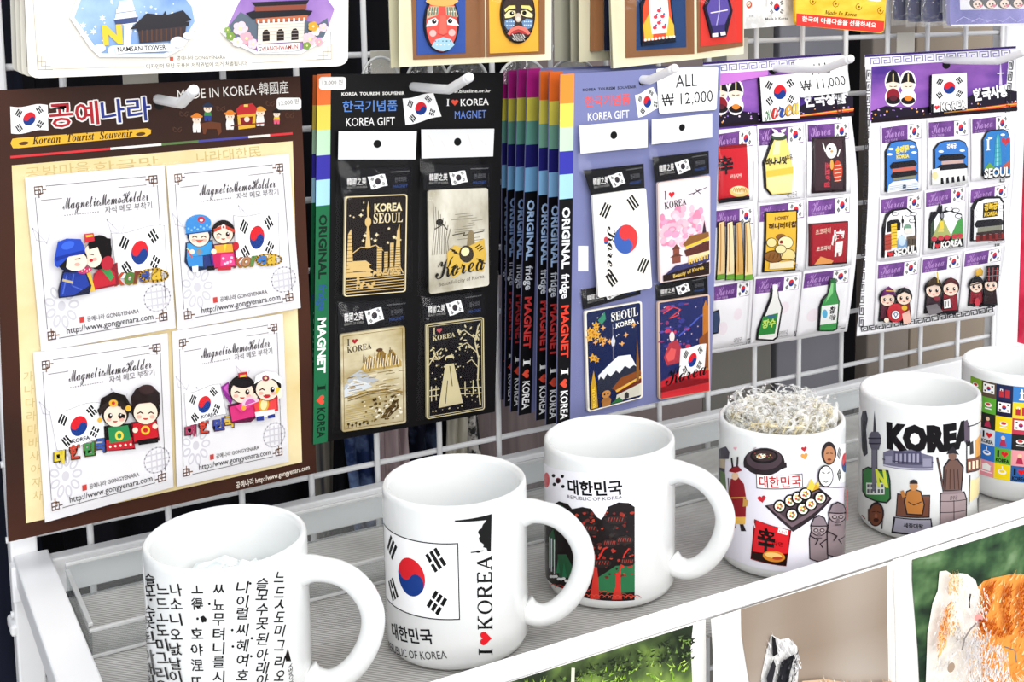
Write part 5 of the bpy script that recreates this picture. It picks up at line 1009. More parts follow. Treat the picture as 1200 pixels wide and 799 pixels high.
def blank_bottle(A):
    A.poly(K_, '60 540 88 530 92 580 84 640 60 645', 1.2); A.poly('3A4A6A', '60 545 84 536 88 580 80 634 60 638')
ga = 'small magnet packs on the snack card'
for f, q, lab, art in ((Ic, (60, 458, 252, 430, 250, 778, 60, 804), 'red noodle packet magnet at the upper left of the snack card', noodle), (Ic, (268, 428, 490, 412, 488, 775, 275, 792), 'yellow banana milk bottle magnet, top middle of the snack card', banana), (Ic, (497, 412, 702, 398, 705, 745, 500, 762), 'black chocolate snack packet magnet, top right of the snack card', snack),
                       (Jc, (60, 55, 255, 35, 250, 385, 60, 412), 'golden roll cake stick magnet at the left of the middle row', rolls), (Jc, (273, 30, 492, 8, 490, 352, 268, 380), 'yellow honey crisps packet magnet at the centre of the snack card', crisps), (Jc, (500, 8, 705, -14, 708, 322, 497, 342), 'red chocolate pie box magnet at the right of the middle row', pie),
                       (Jc, (60, 410, 240, 382, 216, 690, 56, 718), 'nearly hidden dark bottle magnet, lower left of the snack card', blank_bottle), (Jc, (255, 375, 475, 355, 440, 655, 235, 690), 'white rice wine bottle magnet with green label, bottom middle', makgeolli), (Jc, (485, 350, 705, 325, 682, 612, 450, 660), 'green soju bottle magnet, lower right of the snack card', soju)):
    mini(PA, f(*q), lab, art, (820, 40, 3.995) if f is Ic else (820, 230, 3.995), ga)
def arch(A, x0, y0, x1, y1, col, sk=-.05):
    w, h = x1-x0, y1-y0; A.poly(K_, [(x0-6, y1+4), (x0-6, y0+h*.2), (x0+w*.12, y0+4), (x0+w*.3, y0-6), (x0+w*.75, y0-12), (x0+w*.93, y0), (x1+3, y0+h*.18), (x1+3, y1-8)], 1.5); A.poly(col, [(x0, y1), (x0, y0+h*.2), (x0+w*.14, y0+8), (x0+w*.3, y0), (x0+w*.75, y0-6), (x0+w*.9, y0+4), (x1, y0+h*.18), (x1, y1-12)])
def gate1(A):
    arch(A, 168, 515, 330, 772, '3A7AC8'); A.tx('숭례문', 'F0D84A', 214, 575, 285, 565, 36, .06); A.tx('KOREA', 'F0D84A', 218, 604, 284, 596, 20, .05); A.poly(K_, '182 640 198 622 310 610 326 628 318 640 188 656'); A.poly('C86A5A', '196 656 316 640 316 664 196 680'); A.poly(K_, '188 690 200 674 314 660 328 676 320 688 194 704'); A.poly('8A8A6A', '200 704 316 688 316 702 200 716'); A.poly('EDEFF2', '178 740 200 722 316 708 340 734 338 752 172 780'); A.poly('3A4A6A', '250 760 250 742 258 736 268 740 268 756')
    for k in range(3): A.ln('A8B4C4', 2, [(182, 748+k*9), (336, 726+k*9)])
    for x, y in ((184, 580), (310, 570), (300, 540), (190, 552)): A.el('F6F8FA', x, y, 14, 6)
def gate2(A):
    arch(A, 420, 515, 588, 700, '3A7AC8'); A.tx('경복궁', 'F0F0E8', 480, 550, 530, 545, 24, .05); A.poly(K_, '432 600 452 582 560 575 580 592 570 604 444 616'); A.poly('C8A8A0', '452 616 566 606 566 624 452 634'); A.poly(K_, '428 650 446 634 570 626 588 642 582 652 440 664'); A.poly('F4F4F2', '398 660 440 650 440 664 584 652 588 728 395 740', .3)
    for k in range(5): A.poly(K_, [(446+28*k, 735-4*k), (446+28*k, 704-3*k), (458+28*k, 700-3*k), (462+28*k, 733-4*k)])
    A.el('E8D8A0', 416, 690, 15, 22); A.ln(K_, 3, '398 662 398 738'); A.el('F6F8FA', 450, 565, 14, 6); A.el('F6F8FA', 560, 560, 14, 6)
def tower(A):
    arch(A, 672, 460, 808, 690, '2F7AC0'); A.tx(roman('I'), 'F6F4F0', 684, 560, 706, 558, 58); A.ht('C8303A', 786, 512, 24); A.poly('3AA0B0', '724 640 734 500 742 474 748 474 756 500 764 632'); A.poly('8AD0D8', '740 500 745 480 748 640 736 640'); A.poly('6AA03A', '672 660 700 622 730 650'); A.poly('B85A4A', '770 640 808 610 808 650 770 660'); A.tx('SEOUL', K_, 668, 706, 810, 692, 52, .09); A.tx('SEOUL', 'F6F4F0', 672, 700, 806, 688, 46, .04); A.el('F6F8FA', 705, 495, 12, 6); A.el('F6F8FA', 770, 478, 12, 6)
    for k in range(5): A.ln('2A7A90', 2, [(730, 620-24*k), (758, 616-24*k)])
def outl(A, d, t=1.4): A.poly(K_, d, t)
def seoul2(A):
    outl(A, '138 385 140 240 158 172 190 148 260 140 300 170 308 250 304 360'); A.poly('F8F7F8', '150 290 158 200 176 172 198 156 258 148 292 176 298 250 298 330 150 360')
    for x, y in ((200, 170), (262, 172), (284, 204), (290, 170)): A.el(K_, x, y, 16, 10); A.el('F8F7F8', x, y, 13, 7)
    A.poly(K_, '160 210 176 200 214 196 228 214 226 250 160 262'); A.poly('F0C83A', '180 222 208 214 210 330 182 338')
    for k in range(7): A.ln('8A5A1A', 2.5, [(182, 234+k*15), (209, 230+k*15)])
    A.poly('B8473A', '148 272 180 266 180 345 148 352'); A.poly('7FA4CC', '208 300 232 270 256 300 256 346 210 350'); A.el('C8DCF0', 232, 300, 18, 26); A.poly('6A5A4A', '256 282 300 274 302 330 256 340'); A.el('7AA08A', 262, 240, 20, 20); A.rect('E8E4DC', 246, 240, 282, 268); A.ln(K_, 4, '236 180 237 236'); A.el(K_, 237, 205, 6, 12)
    for k in range(4): A.ln('5A2A22', 2, [(150, 285+18*k), (180, 280+18*k)]); A.rect('3A342E', 262+k*10, 292, 268+k*10, 320)
    A.poly(K_, '140 385 140 360 304 328 306 358'); A.tx('I', 'F6F4F0', 146, 384, 156, 382, 34, .08); A.ht('D8303A', 174, 366, 17); A.tx('SEOUL', 'F6F4F0', 192, 378, 300, 356, 36, .05)
def ntower(A):
    outl(A, '370 340 372 200 382 160 410 158 424 118 432 160 470 150 530 170 540 330'); A.poly('FAF9FA', '392 200 412 168 430 170 470 158 524 176 532 260 470 280 390 260')
    for x, y in ((466, 146), (500, 152), (512, 180)): A.el(K_, x, y, 18, 11); A.el('FAF9FA', x, y, 15, 8)
    A.poly('3A4A3A', '374 340 376 220 392 190 396 320'); A.poly('A8B06A', '380 290 426 190 436 190 478 280'); A.poly('4A9A4A', '478 270 510 200 532 190 535 290 480 296'); A.poly('D8C86A', '408 260 428 196 440 258'); A.ln(K_, 7, '428 128 429 200'); A.el(K_, 429, 178, 11, 17); A.el('8A8A92', 429, 178, 7, 12); A.poly('F0D04A', '420 206 436 204 440 240 416 244')
    for x in (392, 424, 456, 492, 518): A.el('C83A4A', x, 292-(x-392)*.12, 15, 12)
    A.poly(K_, '378 345 378 312 532 292 534 325'); A.tx('I', 'F6F4F0', 384, 340, 392, 339, 28, .08); A.ht('D8303A', 406, 326, 14); A.tx('KOREA', 'F6F4F0', 422, 338, 528, 322, 32, .05)
def gate3(A):
    outl(A, '575 305 578 140 600 100 640 86 720 84 738 110 738 300'); A.poly('FAF9FA', '588 298 590 150 608 112 645 96 715 94 730 118 730 292')
    A.poly('2A1F14', '634 118 708 108 706 180 632 190'); A.tx('경복궁', 'E8C23A', 638, 152, 704, 142, 32, .06); A.tx('KOREA', 'E8C23A', 638, 182, 704, 174, 20, .05); A.poly(K_, '590 222 604 202 720 192 738 210 728 224 600 238'); A.poly('8A8A7A', '606 238 726 224 726 246 606 262'); A.poly('3A2A2A', '600 262 730 246 730 262 600 276'); A.poly('8A2A2A', '598 278 734 262 734 292 598 306')
    for k in range(4): A.rect('5A1A1A', 614+k*30, 272-3*k, 632+k*30, 298-3*k)
    for x, y in ((610, 150), (722, 120), (722, 150), (608, 182)): A.el('C8C6CA', x, y, 12, 8); A.el('FAF9FA', x, y, 9, 6)
def couple(A, x, y, s, c1, c2, h1, h2, mid, hat2=None):
    for dx, c in ((-1, c1), (1, c2)): A.poly(K_, [(x+dx*s-s*.9, y+s*.5), (x+dx*s+s*.9, y+s*.3), (x+dx*s+s*1.15, y+s*3.0), (x+dx*s-s*1.15, y+s*3.2)], 1.4); A.poly(c, [(x+dx*s-s*.8, y+s*.6), (x+dx*s+s*.8, y+s*.4), (x+dx*s+s*1.0, y+s*2.6), (x+dx*s-s*1.0, y+s*2.8)])
    for dx in (-1.3, -.5, .8, 1.5): A.el(K_, x+dx*s, y+s*3.1, s*.3, s*.22)
    head(A, x-s*1.05, y, s*1.05, K_, eyes=K_); head(A, x+s*1.05, y-s*.25, s*1.05, K_, eyes=K_)
    A.poly(h1, [(x-s*2.1, y-s*.25), (x-s*1.7, y-s*1.2), (x-s*1.05, y-s*1.7), (x-s*.4, y-s*1.2), (x, y-s*.35), (x-s*1.05, y-s*.6)], .4); A.poly(h2, [(x+s*.1, y-s*.5), (x+s*.5, y-s*1.25), (x+s*1.05, y-s*1.6), (x+s*1.7, y-s*1.2), (x+s*2, y-s*.5), (x+s*1.05, y-s*.95)], .4)
    mid(A)
def c1m(A): A.el('C8303A', 196, 655, 42, 46, 0, .4); A.el(K_, 194, 664, 22, 24); A.el('F6F4F2', 194, 664, 19, 21); A.ln('5A6A9A', 4, '185 660 194 650 204 660 194 676', True); A.el('E8C23A', 238, 630, 14, 12); A.el(SKIN, 150, 690, 12); A.poly('E8B8A8', '226 660 262 640 272 700 235 712'); A.ln('F0C840', 4, '150 545 196 548')
def c2m(A): A.poly(K_, '430 590 468 580 474 632 432 640', .4); A.poly('F6F4F2', '434 594 464 584 469 628 436 634'); A.ln(K_, 3, '444 600 442 626'); A.ln(K_, 3, '456 598 456 624'); A.el('8A2A3A', 400, 585, 18, 12); A.poly('7A7478', '345 620 400 610 430 650 360 668'); A.ln('D8B23A', 6, '400 455 405 505')
def c3m(A):
    A.poly(K_, '640 425 705 418 700 498 648 502', .5)
    for k in range(3): A.ln('C83A3A', 4, [(652+20*k, 432), (652+18*k, 494)])
    A.ln('8A8488', 3, '642 450 704 444'); A.ln('8A8488', 3, '642 474 704 468'); A.poly('D8A83A', '590 448 612 432 626 448 622 470 592 474', .5); A.ln(K_, 4, '556 520 640 500'); A.el('C83A4A', 600, 602, 14, 20)
gb = 'small magnet packs on the landmark card'
for f, q, lab, art in ((Kc, (140, 430, 358, 400, 355, 770, 145, 792), 'blue arched magnet of a two-tiered gate on white steps, top left', gate1), (Kc, (383, 400, 600, 385, 600, 748, 385, 772), 'blue arched palace magnet with white wall, top middle', gate2), (Kc, (610, 387, 812, 362, 812, 705, 612, 722), 'blue glass tower magnet lettered I heart SEOUL, top right', tower),
                       (Lc, (130, 88, 342, 60, 325, 380, 118, 402), 'white skyline magnet lettered I heart SEOUL, middle row left', seoul2), (Lc, (350, 55, 556, 22, 548, 340, 345, 372), 'green hill and tower magnet lettered I heart KOREA', ntower), (Lc, (572, 42, 766, 10, 746, 312, 560, 335), 'white palace gate magnet with dark gold plaque, middle row right', gate3),
                       (Lc, (115, 410, 326, 385, 300, 690, 102, 722), 'couple magnet with a red drum between them, lower left', lambda A: couple(A, 200, 585, 36, '5A2A3A', '8A2A2A', '6A2A6A', K_, c1m)), (Lc, (336, 386, 536, 355, 512, 652, 314, 682), 'couple magnet in maroon robes with white square badge, bottom middle', lambda A: couple(A, 428, 540, 38, '3A2A32', '8A1F2C', '3A2A1A', '5A1F24', c2m)), (Lc, (545, 356, 737, 325, 702, 617, 518, 652), 'royal couple magnet with tall black bead crown, lower right', lambda A: couple(A, 632, 522, 32, '8A1F2C', '2A1A1E', K_, K_, c3m))):
    mini(PB, f(*q), lab, art, (1000, 50, 4.44) if f is Kc else (1000, 210, 4.205), gb)
def flagmag(S, q, lab, col, script_=True):
    t = card('flag_magnet', lab, 'magnet', S, 'flag magnets on the purple cards', S.uv((q[2][0]+q[3][0])/2, q[2][1])); A = Art(S.off(.0025), rough=.22); slab(A, '1A161C', *[(x-1, y+1) for x, y in q], t=1.6); L = lambda p, r, k: (p[0]+(r[0]-p[0])*k, p[1]+(r[1]-p[1])*k); A.poly('FBFAFA', q); A.flag(L(q[0], q[3], .06), L(q[1], q[2], .06), L(q[1], q[2], .7), L(q[0], q[3], .7), None); A.quad(*q)
    if script_:
        for k, (ch, c) in enumerate(zip('Korea', ('3A8A4A', 'C8302E', '2A4A9C', 'D89A2A', 'E8C23A'))): A.tx(script(ch), '5A3A1A', 6+k*18, 99-k*2, 26+k*18, 99-k*2, 26); A.tx(script(ch), c, 7+k*18, 98-k*2, 25+k*18, 98-k*2, 24)
    else: A.ht('D8303A', 15, 88, 8); A.rect('1A161C', 0, 78, 6, 100); A.tx('KOREA', '1A161C', 25, 100, 99, 97, 24, .08); A.tx('KOREA', 'F6F4F0', 27, 98, 97, 96, 21, .03)
    A.build('printed_magnet', t)
flagmag(PA, Ic(275, 200, 455, 182, 462, 392, 288, 408), 'flag magnet with colourful Korea script on the snack card', None)
flagmag(PB, Kc(402, 165, 582, 155, 585, 345, 398, 362), 'flag magnet lettered KOREA on the landmark card', None, False)
sign(PA.off(.0042), [(930, 70.5), (991, 64.5), (996, 107), (937, 114.5)], '11,000', 'white ALL 11,000 won sign on the snack card')
# ------------------------------------------------------------------ upper row of cards, cut by the top of the picture
def rear_card(y, tl, tr, br, bl, col, lab, group, r=0, name='hanging_card'):
    S = Flat(y); t = card(name, lab, 'display card', S, group, S.uv((bl[0]+br[0])/2, bl[1])); A = Art(S); slab(A, col, tl, tr, br, bl, 1.0, r); A.build('backing_card', t); return t
gt = 'cream tower and gate cards at the top left'
CRM = noisy('cream_card', 'E6E1D8', 'F1EDE5', 12, .5)
for k, (x, yb) in enumerate(((14.5, 85), (20, 88), (25.5, 90))):
    S = Flat(-.072-.006*k); lab = ('rearmost of the cream cards stacked at the top left corner', 'middle one of the cream cards behind the tower card', 'cream card directly behind the front tower and gate card')[k]
    t = card('hanging_card', lab, 'display card', S, gt, S.uv(200, 80)); A = Art(S); slab(A, ('C9C6BC', 'D8D4C8', 'E0DCCF')[k], (x-8, -170), (392+2*k, -180), (396+2*k, 70), (x, yb), 1.0, 3); A.ln('8F8C88', .7, [(x+3, 0), (x+6, 78)]); A.build('backing_card', t)
S = Flat(-.092); t = card('hanging_card', 'front cream card with tower and palace gate magnets at the top left', 'display card', S, gt, S.uv(220, 86)); A = Art(S)
slab(A, None, (21, -170), (409, -182), (407, 77), (33, 92), 1.0, 3.5, mat=CRM); A.crop(0, 0, 2.852)
A.ln('A89A7E', 1.6, '110 0 125 232 480 222'); A.ln('A89A7E', 1.6, '840 210 1105 198 1102 0')
for x, y, i in ((125, 232, 1), (1105, 198, -1)):
    for p in ([(0, -50), (0, 0), (50*i, 0)], [(12*i, -44), (12*i, -12), (44*i, -12)], [(0, -26), (26*i, -26), (26*i, 0)]): A.ln('A89A7E', 1.6, [(x+a, y+b) for a, b in p])
A.rect('C8503A', 566, 190, 578, 203); A.tx('공예나라 GONGYENARA', '7A7468', 590, 200, 752, 196, 13, .01); A.tx('디자인의 무단 도용은 저작권법에 의거 처벌됩니다.', '5A544A', 488, 229, 826, 217, 15, .006)
A.tx('남산타워', '2A2628', 292, 14, 385, 8, 40, .03)
A.build('printed_card', t)
B = Art(S.off(.0018), rough=.2); B.crop(0, 0, 2.852)
m = noisy('winter_sky_print', '6E92C8', 'A9C6E6', 30, .3); W = 'F4F5F6'
B.poly(W, '232 60 262 -20 600 -40 650 20 662 75 610 160 555 190 330 190 300 160', 2.0); B.poly(None, '246 58 272 -12 596 -30 638 22 648 72 600 150 545 178 340 178 312 150', mat=m)
rnd = random.Random(3)
for k in range(34): B.el('F4F8FC', rnd.uniform(262, 620), rnd.uniform(0, 140), rnd.uniform(1.5, 4))
for x, y in ((285, 120), (310, 105), (275, 85), (340, 60)): B.st('F2F6FA', x, y, 12, 6, .4)
B.poly('F2F1EE', '378 62 456 52 460 72 440 82 432 150 410 150 412 84 386 80', .5); B.poly('3A4A78', '378 66 458 56 456 74 384 84'); B.poly('F2F1EE', '386 30 446 24 452 54 382 62', .2); B.ln('8A9AB8', 3, '386 44 448 36'); B.poly('F2F1EE', '396 4 438 0 444 24 390 30')
B.poly('26242A', '430 98 470 60 486 44 540 50 548 36 552 50 606 34 636 66 606 76 480 92', .6); B.poly('3A3034', '456 96 618 78 612 132 462 144'); B.poly('26242A', '452 92 628 72 626 86 456 104')
for k in range(9): B.rect('5A3A2A', 468+k*16, 100-k, 473+k*16, 140-k)
B.tx('N', 'E8C23A', 342, 146, 408, 142, 62, .06)
for x, y, r in ((330, 160, 20), (380, 168, 24), (590, 140, 26), (560, 158, 20), (625, 118, 18)): B.el('DCE8F4', x, y, r, r*.7)
B.poly('F8F8F6', '378 152 556 144 558 170 384 178', .3); B.tx('NAMSAN TOWER', '3A3A40', 388, 172, 550, 164, 16, .02); B.xf = None; B.build('magnet', t, 'six-sided winter tower magnet')
B = Art(S.off(.0018), rough=.2); B.crop(0, 0, 2.852)
B.poly(W, '736 108 770 30 800 -25 1080 -40 1130 30 1108 90 1090 132 1000 180 850 180 770 140', 2.0); B.poly(None, '750 106 782 34 808 -16 1072 -30 1114 30 1094 88 1078 124 996 170 856 170 782 132', mat=noisy('violet_sky_print', '6A4A9C', 'B08AC8', 20, .3)); B.poly('5E6A78', '760 90 800 40 860 70 1000 64 1060 80 1090 60 1094 88 1078 124 856 130 770 120')
B.poly('232228', '818 44 850 34 960 28 1040 36 1030 52 840 64', .5); B.poly('232228', '836 8 1030 0 1020 16 850 22'); B.poly('8A4A3A', '846 22 1020 14 1018 32 848 38'); B.poly('B86A4A', '850 62 1024 50 1022 66 852 76')
for k in range(10): B.rect('F2E6D8', 856+k*17, 66-k*.8, 862+k*17, 78-k*.8)
B.poly('E6DACB', '858 78 1012 70 1010 138 856 146', .3)
for k in range(3): B.poly('2A2224', [(872+48*k, 138-2*k), (872+48*k, 110-2*k), (878+48*k, 100-2*k), (888+48*k, 98-2*k), (896+48*k, 108-2*k), (896+48*k, 136-2*k)])
for k in range(5): B.ln('B8A898', 1.2, [(858, 84+k*11), (1010, 78+k*11)])
for x, y, r, c in ((800, 95, 26, 'F0C8CE'), (820, 128, 24, 'E8A8B4'), (790, 140, 18, 'F6DCE0'), (840, 146, 18, 'F0C8CE'), (1030, 130, 26, 'F0C0C8'), (1050, 104, 16, 'F6DCE0'), (1076, 92, 16, 'F0C8CE'), (1040, 88, 18, 'D8A03A'), (1062, 140, 14, 'E8A8B4'), (766, 120, 16, '7A9A4A'), (756, 100, 12, '8AA85A'), (1020, 152, 14, '7A9A4A')):
    for k in range(5): B.el(c, x+r*.5*cos(k*1.256), y+r*.5*sin(k*1.256), r*.5, r*.45)
    B.el('F4E0A0', x, y, r*.22)
B.poly('FBF6F2', '852 150 994 142 996 168 858 176', .3); B.tx('GWANGHWAMUN', 'A8504A', 858, 171, 990, 162, 15, .02); B.xf = None; B.build('magnet', t, 'six-sided palace gate magnet with blossoms')

# masks and figures on cream cards
BROWN = 'A87A50'; CREAM = noisy('cream_laid_card', 'DDD6B4', 'EAE4C6', 20, .6)
def blister(S, q, inner, t, art, frame, lab):
    """printed panel with its raised magnet in a brown-edged clear tray"""
    A = Art(S.off(.001), rough=.3); slab(A, '8A5E3E', *q, t=.8); slab(A, inner[4], *inner[:4], t=.6); A.build('backing_panel', t, lab+' panel')
    B = Art(S.off(.0026), rough=.2); B.crop(*frame); art(B); B.xf = None; B.build('magnet', t, lab+' magnet'); film(S.off(.001), *q, t, 'clear_blister', .0105, n=6)
gm = 'cream cards of masks and figures along the top edge'
rear_card(-.088, (450, -160), (636, -170), (636, 66), (457.5, 79.5), 'D2CCAC', 'cream card half hidden behind the red and black mask card', gm)
S = Flat(-.1); t = card('hanging_card', 'cream card holding a red face mask and a dark bearded mask', 'display card', S, gm, S.uv(550, 76)); A = Art(S); slab(A, None, (465, -160), (646, -168), (645, 70), (467.5, 78.5), 1.0, mat=CREAM); A.build('backing_card', t)
def mask1(A):
    A.poly('16191F', [(632+108*cos(k*pi/16)*1.02, 150+(190 if sin(k*pi/16) > 0 else 200)*sin(k*pi/16)*(.98)) for k in range(32)], 2.5); A.poly('E4544A', [(632+100*cos(k*pi/16), 150+(178 if sin(k*pi/16) > 0 else 190)*sin(k*pi/16)) for k in range(32)])
    A.poly('F0B060', '528 10 560 -40 700 -40 738 8 700 34 640 40 570 34'); A.poly('C8B090', '540 60 560 40 612 40 605 96 536 118'); A.poly('C8B090', '656 40 712 40 736 108 690 102 660 96')
    for k in range(4): A.ln('5A7A6A', 8, [(548+17*k, 98-3*k), (556+16*k, 48)]); A.ln('5A7A6A', 8, [(668+17*k, 94+3*k), (666+15*k, 48)]); 
    for k in range(3): A.el('F4E8E0', 556+18*k, 74, 4); A.el('F4E8E0', 678+17*k, 74, 4)
    A.poly('F6F2EE', '530 170 548 128 590 112 608 130 600 160 560 166'); A.poly('F6F2EE', '664 130 684 110 716 124 742 165 700 162 668 158'); A.el('16191F', 582, 136, 15); A.el('16191F', 684, 134, 15); A.el('F6F2EE', 586, 132, 4); A.el('F6F2EE', 688, 130, 4)
    A.poly('E86A5A', '620 100 656 98 664 210 640 222 612 212'); A.el('F6B8B0', 574, 212, 22); A.el('F6B8B0', 696, 208, 22); A.ln('C83A3A', 4, '606 214 640 226 668 212')
    A.poly('A8D0E0', '566 296 590 254 640 236 690 250 712 286 680 316 640 326 598 316')
    for k in range(12): A.el(('3A6A9A', 'F4F8FA')[k % 2], 590+(k*37) % 100, 262+(k*23) % 46, 4); 
def mask2(A):
    A.poly('121014', [(1120+108*cos(k*pi/16), 90+188*sin(k*pi/16)) for k in range(32)], 2.5); A.poly('3A2E2A', [(1120+100*cos(k*pi/16), 90+176*sin(k*pi/16)) for k in range(32)])
    A.poly('E8D87A', '1030 60 1060 36 1100 34 1102 52 1060 58 1036 78'); A.poly('E8D87A', '1138 34 1190 36 1212 62 1200 70 1170 54 1140 52'); A.poly('F0E2A8', '1030 96 1060 66 1100 70 1104 98 1070 112 1036 116'); A.poly('F0E2A8', '1136 70 1170 64 1212 92 1208 112 1168 108 1138 96'); A.el('121014', 1078, 86, 14); A.el('121014', 1157, 82, 14); A.el('F6F2EE', 1082, 82, 4)
    A.el('C8B8A8', 1118, 112, 20, 30); A.el('E8D8C8', 1118, 120, 12, 12); A.poly('6A8AB0', '1032 130 1076 118 1100 140 1080 180 1050 190 1030 160'); A.poly('6A8AB0', '1138 138 1170 118 1212 126 1208 170 1180 186 1150 170')
    for k in range(8): A.el('DCE6F0', 1046+(k % 4)*14, 138+(k//4)*24, 4); A.el('DCE6F0', 1158+(k % 4)*13, 138+(k//4)*22, 4)
    A.poly('E87A6A', '1048 216 1070 180 1118 162 1170 178 1196 214 1180 222 1150 196 1118 186 1082 198 1062 226'); A.poly('B83A3A', '1062 224 1082 198 1118 188 1150 198 1178 222 1150 214 1118 206 1086 216')
    for k in range(40): A.el('F0ECE8', 1080+(k*29) % 80, 218+(k*17) % 42, 3)
blister(S, [(478, -140), (566, -140), (568, 67), (484, 70)], [(486, -130), (544, -130), (544.5, 62), (487.8, 64.5), '34529E'], t, mask1, (400, 0, 5.4545), 'blue')
blister(S, [(568, -140), (638, -140), (638, 63), (570, 67)], [(570, -130), (629, -130), (630, 60), (573, 62.5), 'F0B03A'], t, mask2, (400, 0, 5.4545), 'orange')
rear_card(-.048, (647, -150), (700, -150), (702, 70), (649, 72), 'A8A694', 'grey-green card edge right of the bearded mask, farthest back', gm)
rear_card(-.06, (666, -150), (760, -150), (760, 68), (668.5, 72.5), 'B4B09A', 'greenish card edge second from the back before the figure card', gm)
t = rear_card(-.07, (677, -150), (770, -150), (770, 66), (678, 73), 'D6D0B2', 'pale card with a brown tray edge left of the figure card', gm)
A = Art(Flat(-.0715)); slab(A, '9A6A46', (692, -120), (702.5, -120), (702, 58), (691, 60), 6); slab(A, '1B2540', (703, -120), (712, -120), (713, 58), (703, 59), 3); A.build('blister_tray', t); 
rear_card(-.088, (709, -160), (800, -160), (806, 66), (715.5, 80), 'D8D2B6', 'cream card directly behind the robed figure card', gm)
S = Flat(-.1); t = card('hanging_card', 'cream card holding a robed figure and a purple-coated figure', 'display card', S, gm, S.uv(795, 70)); A = Art(S); slab(A, None, (709, -150), (872, -150), (870.5, 63), (718, 80), 1.0, mat=CREAM); A.build('backing_card', t)
def robe1(A):
    A.poly('141A2A', '118 10 136 -40 200 -40 206 20 216 118 122 130', 2.2); A.poly('E8502E', '124 20 140 -30 196 -30 202 30 212 104 126 116'); A.poly('F0B83A', '124 70 150 20 152 110 128 114'); A.poly('F0B83A', '184 20 210 70 212 102 188 108'); A.poly('F6F2EE', '140 -20 190 -24 196 40 190 92 148 96 142 40')
    for x, y in ((168, 30), (158, 48), (178, 46), (168, 64), (156, 78), (182, 76)): A.el('D83A4A', x, y, 6, 5); A.el('3A6AA8', x+4, y-7, 3)
    A.el('F6E0CC', 168, -14, 18, 16)
    for k in range(9): A.el('F2E8DA', 130+k*10, 112-k*1.2, 4)
def robe2(A):
    A.poly('14142A', '296 20 318 -30 360 -30 376 30 358 102 318 106', 2.2); A.poly('5A4A9A', '302 22 322 -22 356 -22 368 30 354 68 316 72'); A.poly('3A3070', '316 72 354 68 352 90 322 94'); A.ln('B0A8D8', 3, '336 -20 338 30 330 70'); A.ln('E8E0F0', 3, '314 36 360 28'); A.poly('F6F4F2', '318 94 334 92 334 103 318 104'); A.poly('F6F4F2', '340 90 354 88 356 98 342 100'); A.el('F6E0CC', 340, -22, 14, 10)
blister(S, [(730, -130), (812, -130), (813, 63), (733, 68)], [(746, -120), (800, -120), (803, 55), (745, 59), '24406E'], t, robe1, (700, 0, 2.4), 'dark blue')
blister(S, [(815, -130), (870, -130), (870, 54), (817, 62)], [(819, -120), (868, -120), (868.5, 49), (820, 54.5), 'D8382E'], t, robe2, (700, 0, 2.4), 'red')
# packs further right
S = Flat(-.06); t = card('hanging_pack', 'white patterned pack with a small flag reading Made in Korea', 'pack', S, 'packs along the top right', S.uv(900, 32)); A = Art(S, rough=.25)
slab(A, None, (868, -120), (931, -122), (930, 29), (868, 34), 3, 3, mat=noisy('white_floral_print', 'CFCDCA', 'F6F5F3', 70, .35, lo=.4, hi=.55)); A.crop(860, 0, 6.316); A.flag((230, 0), (365, -6), (365, 108), (232, 114), 'FBFBFB'); A.tx('Made In Korea', '4A4848', 215, 150, 382, 144, 20, .01); A.el('C8503A', 95, 34, 22, 28); A.el('F4D8C0', 92, 30, 14, 18); A.ln('3A3030', 3, '86 30 92 38 102 26'); A.tx('소원', '4A4848', 90, 128, 128, 124, 18); A.xf = None; A.build('printed_pack', t)
S = Flat(-.075); t = card('hanging_pack', 'yellow pack with a red lower band of white hangul', 'pack', S, 'packs along the top right', S.uv(985, 36)); A = Art(S, rough=.2)
slab(A, None, (930, -120), (1044, -124), (1033, 39), (929.5, 29.5), 3, 4, mat=noisy('yellow_print', 'E8AE28', 'F6CC4A', 40, .3, stretch=(1, 1, 3))); A.crop(860, 0, 6.316); A.poly('D83A34', '444 98 1094 156 1090 226 1060 240 442 186'); A.tx('한국의 아름다움을 선물하세요', 'FBF0E8', 484, 155, 1030, 203, 38, .02); A.tx(slant('Made In Korea'), '5A3A12', 652, 104, 888, 122, 30)
for x, y in ((565, 10), (735, 28), (905, 50), (1065, 78)): A.ln('8A5A12', 4, [(x+22*cos(k*.8), y+24*sin(k*.8)) for k in range(7)]); A.el('8A5A12', x, y, 8)
A.poly('F4F0E8', '870 -20 1070 -20 1070 8 1040 14'); A.xf = None; A.build('printed_pack', t)
gn = 'packs along the top right'
for k, (x, yb, lab) in enumerate(((1047, 27, 'navy pack in clear film, leftmost of the three at the top right'), (1064, 29, 'navy pack in clear film, middle of the three at the top right'), (1082, 29, 'navy pack in clear film, right of the three, beside the purple pack'))):
    S = Flat(-.03-.016*k); t = card('hanging_pack', lab, 'pack', S, gn, S.uv(x+20, yb)); A = Art(S, rough=.2); slab(A, '2A2C66', (x+1, -120), (x+62, -124), (x+62, yb-7), (x, yb-3), 5, 3); slab(A, 'C8CAD0', (x+14, -120), (x+18, -120), (x+18, 14), (x+14, 15), .3); A.build('wrapped_box', t); film(S.off(.005), (x-1, -120), (x+66, -124), (x+66, yb-2), (x-1, yb+3), t, 'clear_sleeve', .003, CRINKLE, 8)
S = Flat(-.085); t = card('hanging_pack', 'purple film pack showing a row of small faces at the top right corner', 'pack', S, gn, S.uv(1150, 28)); A = Art(S, rough=.2)
